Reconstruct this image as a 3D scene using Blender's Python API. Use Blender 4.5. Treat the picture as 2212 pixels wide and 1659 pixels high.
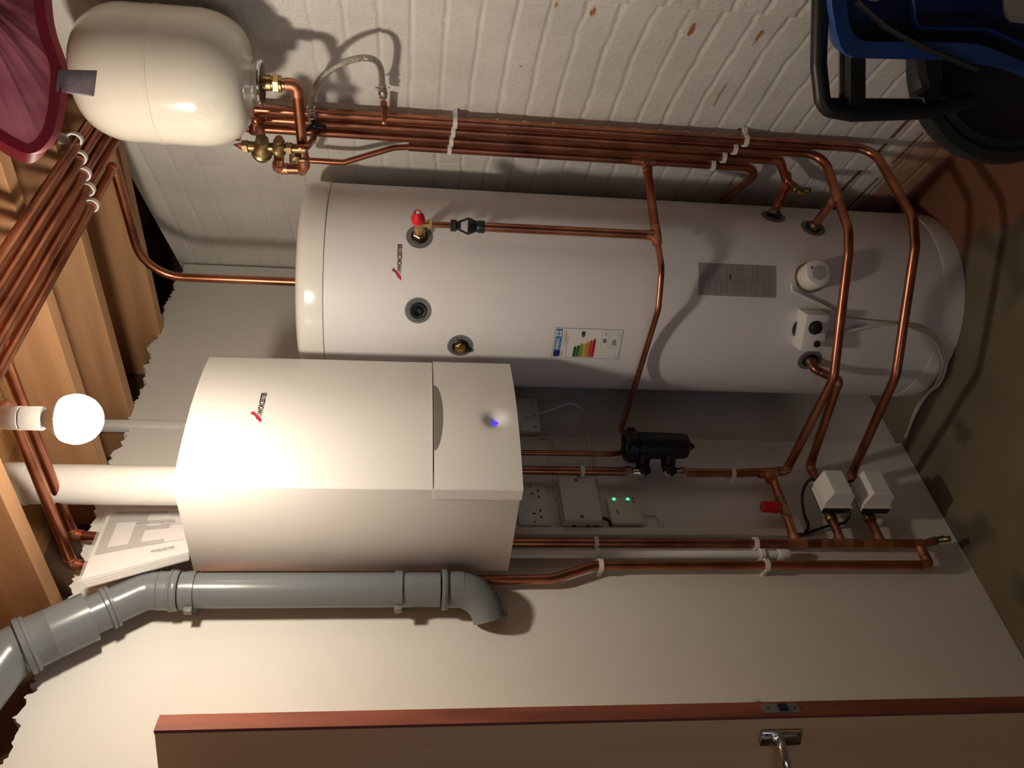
import bpy, bmesh, math, random
import numpy as np
from mathutils import Vector, Matrix, noise as mnoise
PI = math.pi
for o in list(bpy.data.objects): bpy.data.objects.remove(o)
S = bpy.context.scene
COL = S.collection
random.seed(4)

# ------------------------------------------------------------------ camera (phone held on its side: the world's up is the frame's left)
FPX, CX, CY = 1833.0, 1106.0, 829.5
EYE = np.array([0.0, 0.0, 1.55])
def _n(v): return v/np.linalg.norm(v)
_Z = -_n(np.array([14694.0, -384.0, -FPX]))
_X = np.array([920-CX, CY+850, -FPX]); _X = _n(_X-_Z*_X.dot(_Z))
ROT = np.stack([_X, _Y := np.cross(_Z, _X), _Z])
cam_d = bpy.data.cameras.new('camera'); cam = bpy.data.objects.new('camera', cam_d); COL.objects.link(cam)
cam_d.sensor_fit = 'HORIZONTAL'; cam_d.sensor_width = 36.0; cam_d.lens = 36.0*FPX/2212.0
cam_d.clip_start = 0.02
cam.matrix_world = Matrix([list(ROT[0])+[EYE[0]], list(ROT[1])+[EYE[1]], list(ROT[2])+[EYE[2]], [0, 0, 0, 1]])
S.camera = cam

# ------------------------------------------------------------------ world, light, exposure
w = bpy.data.worlds.new('world'); S.world = w; w.use_nodes = True
w.node_tree.nodes['Background'].inputs[0].default_value = (0.5, 0.55, 0.7, 1)
w.node_tree.nodes['Background'].inputs[1].default_value = 0.02
S.view_settings.view_transform = 'Standard'; S.view_settings.look = 'None'
S.view_settings.exposure = 0.0; S.view_settings.gamma = 1.0; S.view_settings.use_curve_mapping = False
BULB = Vector((1.08, 1.086, 2.107))
BULB_STRENGTH = 332.0
BULB_COLOR = (1.0, 0.875, 0.70, 1)
# cool fill lamp added out of view at the left, lifts door face and shadows
ld = bpy.data.lights.new('cool_fill', 'AREA'); ld.energy = 3.0; ld.color = (0.72, 0.82, 1.0)
ld.shape = 'RECTANGLE'; ld.size = 0.7; ld.size_y = 1.3
lo = bpy.data.objects.new('cool_fill', ld); COL.objects.link(lo)
lo.location = (-0.9, 0.9, 1.1); lo.rotation_euler = (math.radians(90), 0, math.radians(-90))

# ------------------------------------------------------------------ pixel helpers: a photo pixel seen on a given plane in the room
def ray(x, y): return ROT@_n(np.array([x-CX, CY-y, -FPX]))
def hit(x, y, p0, nn):
    d = ray(x, y); p0 = np.array(p0, float); nn = np.array(nn, float)
    return Vector(EYE+d*((p0-EYE).dot(nn)/d.dot(nn)))
def on_z(x, y, z): return hit(x, y, (0, 0, z), (0, 0, 1))
def on_y(x, y, Y): return hit(x, y, (0, Y, 0), (0, 1, 0))
_a = math.radians(60.1)
BD = Vector((math.cos(_a), math.sin(_a), 0)); BN = Vector((-math.sin(_a), math.cos(_a), 0)); B0 = Vector((2.585, 1.79, 0))
def on_brick(x, y, off=0.035): return hit(x, y, tuple(B0+BN*off), tuple(BN))
CC = Vector((2.03, 1.467, 0)); CR = 0.2826
def on_cyl(x, y, r=CR):
    d = ray(x, y); o = EYE[:2]-np.array([CC.x, CC.y]); A = d[:2].dot(d[:2]); B = 2*o.dot(d[:2]); c = o.dot(o)-r*r
    t = (-B-math.sqrt(max(B*B-4*A*c, 0)))/(2*A); return Vector(EYE+t*d)

# ------------------------------------------------------------------ materials
def nodes(name):
    m = bpy.data.materials.new(name); m.use_nodes = True; nt = m.node_tree
    return m, nt, nt.nodes['Principled BSDF']
def mat(name, col, rough=0.5, metal=0.0, var=0.0, scale=20, bump=0.0, bscale=60, coat=0.0, col2=None, stretch=(1, 1, 1), spec=0.5, lo_=0.35, hi_=0.65):
    m, nt, b = nodes(name)
    b.inputs['Base Color'].default_value = (*col, 1); b.inputs['Roughness'].default_value = rough
    b.inputs['Metallic'].default_value = metal; b.inputs['Coat Weight'].default_value = coat
    b.inputs['Specular IOR Level'].default_value = spec
    tc = nt.nodes.new('ShaderNodeTexCoord'); mp = nt.nodes.new('ShaderNodeMapping'); mp.inputs['Scale'].default_value = stretch
    nt.links.new(tc.outputs['Object'], mp.inputs[0])
    if var > 0 or col2:
        nz = nt.nodes.new('ShaderNodeTexNoise'); nz.inputs['Scale'].default_value = scale; nz.inputs['Detail'].default_value = 6
        nt.links.new(mp.outputs[0], nz.inputs['Vector'])
        cr = nt.nodes.new('ShaderNodeValToRGB'); c2 = col2 or tuple(c*(1-var) for c in col)
        cr.color_ramp.elements[0].position = lo_; cr.color_ramp.elements[1].position = hi_
        cr.color_ramp.elements[0].color = (*c2, 1); cr.color_ramp.elements[1].color = (*col, 1)
        nt.links.new(nz.outputs['Fac'], cr.inputs[0]); nt.links.new(cr.outputs[0], b.inputs['Base Color'])
    if bump > 0:
        n2 = nt.nodes.new('ShaderNodeTexNoise'); n2.inputs['Scale'].default_value = bscale; n2.inputs['Detail'].default_value = 5
        nt.links.new(mp.outputs[0], n2.inputs['Vector'])
        bp = nt.nodes.new('ShaderNodeBump'); bp.inputs['Strength'].default_value = bump; bp.inputs['Distance'].default_value = 0.004
        nt.links.new(n2.outputs['Fac'], bp.inputs['Height']); nt.links.new(bp.outputs[0], b.inputs['Normal'])
    return m
def emat(name, col, strength):
    m, nt, b = nodes(name); b.inputs['Base Color'].default_value = (*col, 1)
    b.inputs['Emission Color'].default_value = (*col, 1); b.inputs['Emission Strength'].default_value = strength
    return m
M = {}
M['copper'] = mat('copper', (0.60, 0.25, 0.14), 0.32, 1.0, col2=(0.27, 0.10, 0.065), scale=11, bump=0.015, bscale=12, lo_=0.3, hi_=0.7)
M['copper_fitting'] = mat('copper_fitting', (0.66, 0.31, 0.19), 0.40, 0.9, col2=(0.40, 0.17, 0.10), scale=25, bump=0.1)
M['brass'] = mat('brass', (0.72, 0.50, 0.20), 0.30, 1.0, var=0.35, scale=30, bump=0.1)
M['old_brass'] = mat('old_brass', (0.36, 0.26, 0.13), 0.38, 1.0, var=0.4, scale=30, bump=0.15)
M['dull_steel'] = mat('dull_steel', (0.30, 0.32, 0.30), 0.5, 0.8)
M['chrome'] = mat('chrome', (0.78, 0.78, 0.76), 0.16, 1.0)
M['steel_braid'] = mat('steel_braid', (0.62, 0.60, 0.52), 0.32, 1.0, var=0.3, scale=200, bump=0.8, bscale=400)
M['plaster'] = mat('painted_plaster', (0.78, 0.765, 0.735), 0.72, var=0.05, scale=3, bump=0.25, bscale=35)
M['back_wall'] = mat('back_wall', (0.34, 0.30, 0.27), 0.8, var=0.1, scale=3)
M['void'] = mat('old_masonry', (0.16, 0.09, 0.06), 0.9, var=0.4, scale=8, bump=0.6)
M['white_metal'] = mat('white_enamel', (0.80, 0.785, 0.76), 0.30, var=0.02, scale=4, bump=0.02, bscale=250)
M['tank_white'] = mat('tank_white', (0.77, 0.755, 0.775), 0.38, var=0.03, scale=3, bump=0.03, bscale=60)
M['lid_white'] = mat('lid_white', (0.74, 0.73, 0.70), 0.16, var=0.02, scale=3)
M['vessel_white'] = mat('vessel_white', (0.80, 0.77, 0.69), 0.16, var=0.02, scale=3, coat=0.3)
M['white_plastic'] = mat('white_plastic', (0.80, 0.79, 0.76), 0.35, var=0.03)
M['cream_plastic'] = mat('cream_plastic', (0.70, 0.67, 0.60), 0.4, var=0.03)
M['pvc_white'] = mat('pvc_white', (0.80, 0.80, 0.77), 0.25, var=0.03)
M['pvc_grey'] = mat('pvc_grey', (0.165, 0.182, 0.195), 0.27, var=0.06, scale=6)
M['black_plastic'] = mat('black_plastic', (0.009, 0.009, 0.010), 0.42, var=0.1)
M['dark_plastic'] = mat('dark_plastic', (0.018, 0.018, 0.017), 0.45, var=0.2)
M['rubber_grey'] = mat('grey_ring', (0.17, 0.17, 0.17), 0.5, var=0.1)
M['label_grey'] = mat('label_grey', (0.30, 0.29, 0.30), 0.45)
M['ink'] = mat('ink', (0.04, 0.035, 0.035), 0.6)
M['ink_soft'] = mat('ink_soft', (0.17, 0.16, 0.16), 0.6)
M['grip_shade_grey'] = mat('grip_shade_grey', (0.22, 0.20, 0.19), 0.5)
M['label_white'] = mat('label_white', (0.80, 0.78, 0.77), 0.5)
M['red_plastic'] = mat('red_plastic', (0.62, 0.01, 0.02), 0.3)
M['red_ink'] = mat('red_ink', (0.55, 0.02, 0.04), 0.5)
M['sky_ink'] = mat('sky_ink', (0.45, 0.62, 0.80), 0.5)
M['led_blue'] = emat('led_blue', (0.02, 0.01, 1.0), 4.0)
M['led_green'] = emat('led_green', (0.02, 1.0, 0.25), 3.0)
M['wood'] = mat('joist_timber', (0.56, 0.32, 0.165), 0.62, col2=(0.40, 0.21, 0.10), scale=5, stretch=(3, 0.3, 3), bump=0.15, bscale=25)
M['boards'] = mat('floorboards', (0.66, 0.40, 0.17), 0.7, col2=(0.44, 0.24, 0.10), scale=6, stretch=(0.4, 3, 1), bump=0.2, bscale=30)
M['door'] = mat('door_veneer', (0.78, 0.50, 0.28), 0.5, col2=(0.70, 0.43, 0.23), scale=4, stretch=(3, 3, 0.3))
M['door_edge'] = mat('hardwood_edge', (0.27, 0.070, 0.038), 0.6, col2=(0.17, 0.042, 0.024), scale=9, stretch=(3, 3, 0.5), bump=0.1)
M['pink_mesh'] = mat('pink_mesh', (0.70, 0.45, 0.52), 0.7, col2=(0.55, 0.28, 0.38), scale=7, stretch=(3, 3, 0.6), bump=0.2)
M['pink_rim'] = mat('pink_binding', (0.80, 0.09, 0.15), 0.5, var=0.1)
M['tag_cloth'] = mat('tag_cloth', (0.86, 0.80, 0.83), 0.7, var=0.05)
M['blue_plastic'] = mat('blue_plastic', (0.03, 0.10, 0.36), 0.35, var=0.1)
M['navy_plastic'] = mat('navy_plastic', (0.010, 0.035, 0.15), 0.45)
M['grey_plastic'] = mat('grey_plastic', (0.42, 0.42, 0.38), 0.5)
M['paper'] = mat('paper', (0.76, 0.73, 0.72), 0.6)
M['print_grey'] = mat('print_grey', (0.42, 0.40, 0.39), 0.6)
M['rust'] = mat('rust', (0.40, 0.12, 0.03), 0.9)
def flat(name, col): return mat(name, col, 0.5)
M['seal_foam'] = flat('seal_foam', (0.20, 0.14, 0.08))

def translucent(key, k=0.6):
    m = M[key]; nt = m.node_tree; b = nt.nodes['Principled BSDF']; tr = nt.nodes.new('ShaderNodeBsdfTranslucent'); mx = nt.nodes.new('ShaderNodeMixShader'); mx.inputs[0].default_value = k
    src = b.inputs['Base Color'].links[0].from_socket if b.inputs['Base Color'].links else None
    if src: nt.links.new(src, tr.inputs['Color'])
    else: tr.inputs['Color'].default_value = b.inputs['Base Color'].default_value
    nt.links.new(b.outputs[0], mx.inputs[1]); nt.links.new(tr.outputs[0], mx.inputs[2]); nt.links.new(mx.outputs[0], nt.nodes['Material Output'].inputs['Surface'])
translucent('pink_mesh', 0.55); translucent('tag_cloth', 0.4); translucent('pink_rim', 0.25)
# clear polythene over the papers
m, nt, b = nodes('polythene'); b.inputs['Roughness'].default_value = 0.08; b.inputs['Base Color'].default_value = (0.95, 0.95, 0.97, 1)
b.inputs['Transmission Weight'].default_value = 0.0; b.inputs['Alpha'].default_value = 0.22; M['polythene'] = m
# brick: painted, stained, unpainted strip low down
m, nt, b = nodes('painted_brick'); b.inputs['Roughness'].default_value = 0.8
at = nt.nodes.new('ShaderNodeVertexColor'); at.layer_name = 'marks'
tc = nt.nodes.new('ShaderNodeTexCoord'); nz = nt.nodes.new('ShaderNodeTexNoise'); nz.inputs['Scale'].default_value = 5; nz.inputs['Detail'].default_value = 5
nt.links.new(tc.outputs['Object'], nz.inputs[0])
cr = nt.nodes.new('ShaderNodeValToRGB'); cr.color_ramp.elements[0].color = (0.67, 0.655, 0.625, 1); cr.color_ramp.elements[1].color = (0.76, 0.745, 0.715, 1)
cr.color_ramp.elements[0].position = 0.35; cr.color_ramp.elements[1].position = 0.65
nt.links.new(nz.outputs['Fac'], cr.inputs[0])
mx = nt.nodes.new('ShaderNodeMix'); mx.data_type = 'RGBA'; mx.blend_type = 'MULTIPLY'; mx.inputs['Factor'].default_value = 1
nt.links.new(cr.outputs[0], mx.inputs['A']); nt.links.new(at.outputs['Color'], mx.inputs['B'])
nt.links.new(mx.outputs['Result'], b.inputs['Base Color'])
n2 = nt.nodes.new('ShaderNodeTexNoise'); n2.inputs['Scale'].default_value = 90; n2.inputs['Detail'].default_value = 6
nt.links.new(tc.outputs['Object'], n2.inputs[0]); bp = nt.nodes.new('ShaderNodeBump'); bp.inputs['Strength'].default_value = 0.35; bp.inputs['Distance'].default_value = 0.004
nt.links.new(n2.outputs['Fac'], bp.inputs['Height']); nt.links.new(bp.outputs[0], b.inputs['Normal'])
M['brick'] = m
# floor: dusty concrete, red paint left along the brick wall
m, nt, b = nodes('dusty_concrete'); b.inputs['Roughness'].default_value = 0.85
at = nt.nodes.new('ShaderNodeVertexColor'); at.layer_name = 'marks'
tc = nt.nodes.new('ShaderNodeTexCoord'); nz = nt.nodes.new('ShaderNodeTexNoise'); nz.inputs['Scale'].default_value = 4; nz.inputs['Detail'].default_value = 8
nt.links.new(tc.outputs['Object'], nz.inputs[0])
cr = nt.nodes.new('ShaderNodeValToRGB'); cr.color_ramp.elements[0].color = (0.75, 0.72, 0.7, 1); cr.color_ramp.elements[1].color = (1, 1, 1, 1)
cr.color_ramp.elements[0].position = 0.35; cr.color_ramp.elements[1].position = 0.65
nt.links.new(nz.outputs['Fac'], cr.inputs[0])
mx = nt.nodes.new('ShaderNodeMix'); mx.data_type = 'RGBA'; mx.blend_type = 'MULTIPLY'; mx.inputs['Factor'].default_value = 1
nt.links.new(cr.outputs[0], mx.inputs['A']); nt.links.new(at.outputs['Color'], mx.inputs['B']); nt.links.new(mx.outputs['Result'], b.inputs['Base Color'])
n2 = nt.nodes.new('ShaderNodeTexNoise'); n2.inputs['Scale'].default_value = 40; n2.inputs['Detail'].default_value = 6
nt.links.new(tc.outputs['Object'], n2.inputs[0]); bp = nt.nodes.new('ShaderNodeBump'); bp.inputs['Strength'].default_value = 0.4; bp.inputs['Distance'].default_value = 0.004
nt.links.new(n2.outputs['Fac'], bp.inputs['Height']); nt.links.new(bp.outputs[0], b.inputs['Normal'])
M['floor'] = m

# ------------------------------------------------------------------ mesh helpers
def obj(name, bm, m, parent=None, smooth=True, label=None):
    me = bpy.data.meshes.new(name)
    if isinstance(bm, tuple): me.from_pydata(bm[0], [], bm[1])
    else:
        bmesh.ops.recalc_face_normals(bm, faces=bm.faces[:]); bm.to_mesh(me); bm.free()
    if m is not None: me.materials.append(M[m] if isinstance(m, str) else m)
    o = bpy.data.objects.new(name, me); COL.objects.link(o)
    if smooth:
        for p in me.polygons: p.use_smooth = True
        try: me.set_sharp_from_angle(angle=math.radians(38))
        except Exception: pass
    if parent is not None:
        o.parent = parent; o.matrix_parent_inverse = parent.matrix_basis.inverted()
    if label: o['label'] = label
    return o
def thing(name, label, cat, loc=(0, 0, 0), group=None):
    o = bpy.data.objects.new(name, None); COL.objects.link(o); o.location = loc; o.empty_display_size = 0.05
    o['label'] = label; o['category'] = cat
    if group: o['group'] = group
    return o
def tag(o, label, cat, group=None):
    o['label'] = label; o['category'] = cat
    if group: o['group'] = group
    return o
def structure(o, label=None):
    o['kind'] = 'structure'
    if label: o['label'] = label
    return o
def BM(): return bmesh.new()
def box(bm, lo, hi, mtx=None, bev=0.0):
    lo = Vector(lo); hi = Vector(hi); c = (lo+hi)/2; s = hi-lo
    r = bmesh.ops.create_cube(bm, size=1.0, matrix=Matrix.Translation(c) @ Matrix.Diagonal((*s, 1)))
    vs = r['verts']
    if bev > 0:
        es = list({e for v in vs for e in v.link_edges})
        rb = bmesh.ops.bevel(bm, geom=es, offset=bev, segments=2, profile=0.5, affect='EDGES'); vs = list({v for f in rb['faces'] for v in f.verts} | {v for v in vs if v.is_valid})
    if mtx is not None: bmesh.ops.transform(bm, matrix=mtx, verts=[v for v in vs if v.is_valid])
    return vs
def frame_of(d, up=None):
    d = Vector(d).normalized(); up = Vector(up) if up else (Vector((0, 0, 1)) if abs(d.z) < 0.9 else Vector((1, 0, 0)))
    x = up.cross(d).normalized(); y = d.cross(x); return x, y, d
def basis(o, d, up=None):
    x, y, z = frame_of(d, up); o = Vector(o)
    return Matrix([[x.x, y.x, z.x, o.x], [x.y, y.y, z.y, o.y], [x.z, y.z, z.z, o.z], [0, 0, 0, 1]])
def lathe(bm, prof, o, d, seg=32, caps=True):
    """prof: list of (distance along d, radius)"""
    mt = basis(o, d); rings = []
    for t, r in prof:
        if r < 1e-6: rings.append([bm.verts.new(mt@Vector((0, 0, t)))])
        else: rings.append([bm.verts.new(mt@Vector((r*math.cos(2*PI*k/seg), r*math.sin(2*PI*k/seg), t))) for k in range(seg)])
    for a, b in zip(rings, rings[1:]):
        for k in range(seg):
            k2 = (k+1) % seg
            if len(a) == 1 and len(b) == 1: continue
            if len(a) == 1: bm.faces.new((a[0], b[k], b[k2]))
            elif len(b) == 1: bm.faces.new((a[k2], a[k], b[0]))
            else: bm.faces.new((a[k], b[k], b[k2], a[k2]))
    if caps:
        for rg in (rings[0], rings[-1]):
            if len(rg) > 1: bm.faces.new(rg)
    return bm
def cylinder(bm, a, b, r, seg=24, r2=None, bev=0.0):
    a = Vector(a); b = Vector(b); L = (b-a).length; r2 = r if r2 is None else r2
    p = [(0, r), (L, r2)] if bev <= 0 else [(0, r-bev), (bev*0.3, r-bev*0.3), (bev, r), (L-bev, r2), (L-bev*0.3, r2-bev*0.3), (L, r2-bev)]
    return lathe(bm, p, a, b-a, seg)
def fillet(pts, rad, n=7):
    pts = [Vector(p) for p in pts]; out = [pts[0]]
    for i in range(1, len(pts)-1):
        p = pts[i]; u = (pts[i-1]-p); v = (pts[i+1]-p); lu, lv = u.length, v.length; u.normalize(); v.normalize()
        R = rad[i-1] if isinstance(rad, (list, tuple)) else rad
        ang = u.angle(v)
        if ang > math.radians(177) or R <= 0: out.append(p); continue
        t = min(R/math.tan(ang/2), lu*0.48, lv*0.48); R = t*math.tan(ang/2)
        bis = (u+v).normalized(); c = p+bis*(R/math.sin(ang/2)); a = p+u*t; b = p+v*t
        va = a-c; vb = b-c; th = va.angle(vb)
        for k in range(n+1):
            s = k/n; out.append(c+(va*math.sin((1-s)*th)+vb*math.sin(s*th))/math.sin(th))
    out.append(pts[-1]); return out
def tube(bm, path, r, seg=16, caps=True, flat_=None):
    path = [Vector(p) for p in path]; q = [path[0]]
    for p in path[1:]:
        if (p-q[-1]).length > 1e-5: q.append(p)
    path = q; n = len(path); T = []
    for i in range(n):
        t = Vector((0, 0, 0))
        if i > 0: t += (path[i]-path[i-1]).normalized()
        if i < n-1: t += (path[i+1]-path[i]).normalized()
        T.append(t.normalized())
    x, y, _ = frame_of(T[0]); rings = []
    for i in range(n):
        if i > 0:
            x = (x-T[i]*x.dot(T[i])).normalized(); y = T[i].cross(x)
        rr = r[i] if isinstance(r, (list, tuple)) else r
        ru, rv = (rr, rr) if flat_ is None else flat_
        rings.append([bm.verts.new(path[i]+x*(ru*math.cos(2*PI*k/seg))+y*(rv*math.sin(2*PI*k/seg))) for k in range(seg)])
    for a, b in zip(rings, rings[1:]):
        for k in range(seg): bm.faces.new((a[k], a[(k+1) % seg], b[(k+1) % seg], b[k]))
    if caps: bm.faces.new(rings[0]); bm.faces.new(rings[-1])
    return bm
def spline(pts, n=8):
    pts = [Vector(p) for p in pts]; P = [pts[0]*2-pts[1]]+pts+[pts[-1]*2-pts[-2]]; out = []
    for i in range(1, len(P)-2):
        p0, p1, p2, p3 = P[i-1], P[i], P[i+1], P[i+2]
        for k in range(n):
            t = k/n; out.append(0.5*((2*p1)+(p2-p0)*t+(2*p0-5*p1+4*p2-p3)*t*t+(3*p1-p0-3*p2+p3)*t**3))
    out.append(pts[-1]); return out
def hexnut(bm, o, d, r, L):
    o = Vector(o); d = Vector(d).normalized()
    lathe(bm, [(0, r*0.9), (0.0015, r), (L-0.0015, r), (L, r*0.9)], o, d, 6)
R22, R15, R10 = 0.0121, 0.0080, 0.005
GRP = {}
def copper_run(name, label, pts, r=R22, bend=0.03, elbows=(), tees=(), couplings=(), cat='pipe', group=None, mat_='copper'):
    """pts: centre line; elbows: indexes of soldered elbows; tees: (point, dir of run, dir of branch)"""
    pts = [Vector(p) for p in pts]
    rads = [0.016 if i in elbows else bend for i in range(1, len(pts)-1)]
    t = thing(name, label, cat, pts[-1] if pts[-1].z < pts[0].z else pts[0], group)
    obj('pipe', tube(BM(), fillet(pts, rads), r), mat_, t)
    for i in elbows:
        p = pts[i]; u = (pts[i-1]-p).normalized(); v = (pts[i+1]-p).normalized(); k = r*2.0
        obj('elbow', tube(BM(), fillet([p+u*k, p, p+v*k], 0.014), r*1.14), 'copper_fitting', t)
    for p, d, b in tees:
        p = Vector(p); d = Vector(d).normalized(); b = Vector(b).normalized(); q = BM()
        cylinder(q, p-d*r*2.2, p+d*r*2.2, r*1.14, 20); cylinder(q, p, p+b*r*2.2, r*1.12, 20)
        obj('tee', q, 'copper_fitting', t)
    for p, d in couplings:
        p = Vector(p); d = Vector(d).normalized()
        obj('coupling', cylinder(BM(), p-d*r*1.1, p+d*r*1.1, r*1.13, 20), 'copper_fitting', t)
    return t

# pipe clip of white plastic: pipe along local Z, wall towards local +Y
def clip_bm(r, off):
    bm = BM(); ro = r*1.42; ri = r*1.06; n = 26; h = 0.0055; a0, a1 = math.radians(-245), math.radians(65)
    prev = None
    for k in range(n+1):
        a = a0+(a1-a0)*k/n
        c, s = math.cos(a), math.sin(a)
        v = [bm.verts.new((ri*c, ri*s, -h)), bm.verts.new((ro*c, ro*s, -h)), bm.verts.new((ro*c, ro*s, h)), bm.verts.new((ri*c, ri*s, h))]
        if prev:
            for i in range(4): bm.faces.new((prev[i], prev[(i+1) % 4], v[(i+1) % 4], v[i]))
        else: bm.faces.new(v)
        prev = v
    bm.faces.new(prev)
    box(bm, (-r*0.9, r*1.05, -h), (r*0.9, max(off, r*1.4), h))
    return bm
_clips = {}
def clip(pos, axis, wall, r, off, label, group):
    key = (round(r, 4), round(off, 3))
    if key not in _clips:
        o = obj('pipe_clip', clip_bm(r, off), 'white_plastic'); _clips[key] = o
    else:
        o = _clips[key].copy(); COL.objects.link(o)
    z = Vector(axis).normalized(); y = Vector(wall).normalized(); x = y.cross(z).normalized(); y = z.cross(x); p = Vector(pos)
    o.matrix_world = Matrix([[x.x, y.x, z.x, p.x], [x.y, y.y, z.y, p.y], [x.z, y.z, z.z, p.z], [0, 0, 0, 1]])
    tag(o, label, 'pipe clip', group); return o

# lettering as thin mesh, then laid on a surface by a mapping function
def text_verts(s, size, ext=0.0002, align='LEFT', bold=0.0):
    cu = bpy.data.curves.new('lettering', 'FONT'); cu.body = s; cu.size = size; cu.extrude = ext; cu.align_x = align; cu.offset = bold; cu.resolution_u = 3
    o = bpy.data.objects.new('lettering', cu); COL.objects.link(o); dg = bpy.context.evaluated_depsgraph_get(); dg.update()
    me = bpy.data.meshes.new_from_object(o.evaluated_get(dg)); V = [v.co.copy() for v in me.vertices]; F = [tuple(p.vertices) for p in me.polygons]
    bpy.data.objects.remove(o); bpy.data.curves.remove(cu); bpy.data.meshes.remove(me)
    return V, F
def put_text(name, s, size, m, parent, fn, align='LEFT', bold=0.0, at=(0, 0), sx=1.0):
    V, F = text_verts(s, size, align=align, bold=bold)
    V = [tuple(fn(at[0]+v.x*sx, at[1]+v.y, v.z+0.0003)) for v in V]
    return obj(name, (V, F), m, parent, smooth=False)
def put_rect(name, x0, y0, x1, y1, m, parent, fn, lift=0.0002, th=0.0003, n=10, radius=0):
    """a thin printed patch, subdivided so that it follows curved surfaces"""
    bm = BM(); g = []
    for i in range(n+1):
        x = x0+(x1-x0)*i/n; g.append([bm.verts.new(fn(x, y, lift+th)) for y in (y0, (y0+y1)/2, y1)])
    for i in range(n):
        for j in range(2): bm.faces.new((g[i][j], g[i+1][j], g[i+1][j+1], g[i][j+1]))
    return obj(name, bm, m, parent, smooth=False)
def poly_patch(name, pts, m, parent, fn, lift=0.0006):
    bm = BM(); bm.faces.new([bm.verts.new((x, y, 0)) for x, y in pts]); bmesh.ops.triangulate(bm, faces=bm.faces[:])
    bmesh.ops.subdivide_edges(bm, edges=bm.edges[:], cuts=4, use_grid_fill=True)
    for v in bm.verts: v.co = fn(v.co.x, v.co.y, lift)
    return obj(name, bm, m, parent, smooth=False)
def brand_badge(parent, fn, h, sx=1.0):
    """swoosh and lettering as on the appliance; h: letter height"""
    b = bpy.data.objects.new('badge', None); COL.objects.link(b); b.parent = parent; b.matrix_parent_inverse = parent.matrix_basis.inverted()
    ob = []
    put_text('lettering', 'WORCESTER', h*1.35, 'ink', parent, fn, bold=h*0.05, at=(0, 0), sx=0.78*sx)
    bpy.data.objects.remove(b)
    k = h
    poly_patch('swoosh', [(-2.3*k, 0.0), (-1.9*k, 0.45*k), (-1.3*k, 0.75*k), (0.15*k, 2.0*k), (0.55*k, 1.75*k), (-0.9*k, 0.35*k), (-1.6*k, -0.05*k)], 'red_ink', parent, fn, 0.0004)
    poly_patch('swoosh_shadow', [(-2.3*k, -0.1*k), (-1.6*k, 0.75*k), (-0.6*k, 1.35*k), (-0.1*k, 2.15*k), (0.2*k, 2.15*k), (-1.2*k, 0.65*k), (-1.8*k, 0.3*k)], 'ink', parent, fn, 0.0003)
    poly_patch('triangle_mark', [(-0.85*k, 0.1*k), (0.0, 0.95*k), (0.02*k, 0.1*k)], 'label_grey', parent, fn, 0.0004)

# ================================================================== SETTING
# plaster wall the boiler hangs on, ragged along the top, stepping back behind the tank
random.seed(11)
def ragged(x0, x1, step, z):
    out = []; x = x0; d = 0.0
    while x < x1:
        d = 0.75*d+random.uniform(-0.0075, 0.0075); out.append((x, z+d+0.0045*random.uniform(-1, 1)+0.008*math.sin(x*9.0))); x += step*random.uniform(0.5, 1.4)
    out.append((x1, z)); return out
def wall_panel(x0, x1, y0, y1, top, zb=0.0, hole=None):
    bm = BM(); fr = [bm.verts.new((x, y0, z)) for x, z in top]; bk = [bm.verts.new((x, y1, z)) for x, z in top]
    fb = [bm.verts.new((x, y0, zb)) for x, z in top]; bb = [bm.verts.new((x, y1, zb)) for x, z in top]
    for i in range(len(top)-1):
        bm.faces.new((fr[i], fr[i+1], bk[i+1], bk[i])); bm.faces.new((fb[i], fb[i+1], fr[i+1], fr[i])); bm.faces.new((bb[i+1], bb[i], bk[i], bk[i+1])); bm.faces.new((fb[i], bb[i], bb[i+1], fb[i+1]))
    bm.faces.new((fb[0], fr[0], bk[0], bb[0])); bm.faces.new((fb[-1], bb[-1], bk[-1], fr[-1]))
    return bm
topL = ragged(0.70, 1.745, 0.006, 2.322); topR = ragged(1.745, 2.589, 0.006, 2.345)
structure(obj('wall_back', wall_panel(0.70, 1.745, 1.79, 1.86, topL), 'plaster', smooth=False), 'white plastered wall behind the boiler with a ragged top edge')
structure(obj('wall_back', wall_panel(1.745, 2.589, 1.812, 1.86, topR), 'plaster', smooth=False), 'white plastered recess behind the tank')
structure(obj('wall_back', wall_panel(-0.30, 0.70, 1.79, 1.86, ragged(-0.30, 0.70, 0.011, 2.318), zb=2.03), 'plaster', smooth=False), 'plaster above the doorway')
structure(obj('wall_back', box(q := BM(), (-1.4, 1.79, 0), (-0.30, 1.86, 2.33)) and q, 'plaster', smooth=False), 'plaster wall left of the doorway')
structure(obj('wall_front', box(q := BM(), (-1.4, 2.4, 0), (0.9, 2.44, 2.6)) and q, 'void', smooth=False), 'dark wall beyond the doorway')
structure(obj('wall_back', box(q := BM(), (2.45, 1.93, 0), (3.0, 1.96, 2.4)) and q, 'void', smooth=False), 'dark masonry in the gap at the corner')
structure(obj('trim_1', box(q := BM(), (-1.4, 1.99, 2.2), (2.9, 2.03, 2.62)) and q, 'void', smooth=False), 'dark masonry above the plaster')

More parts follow.
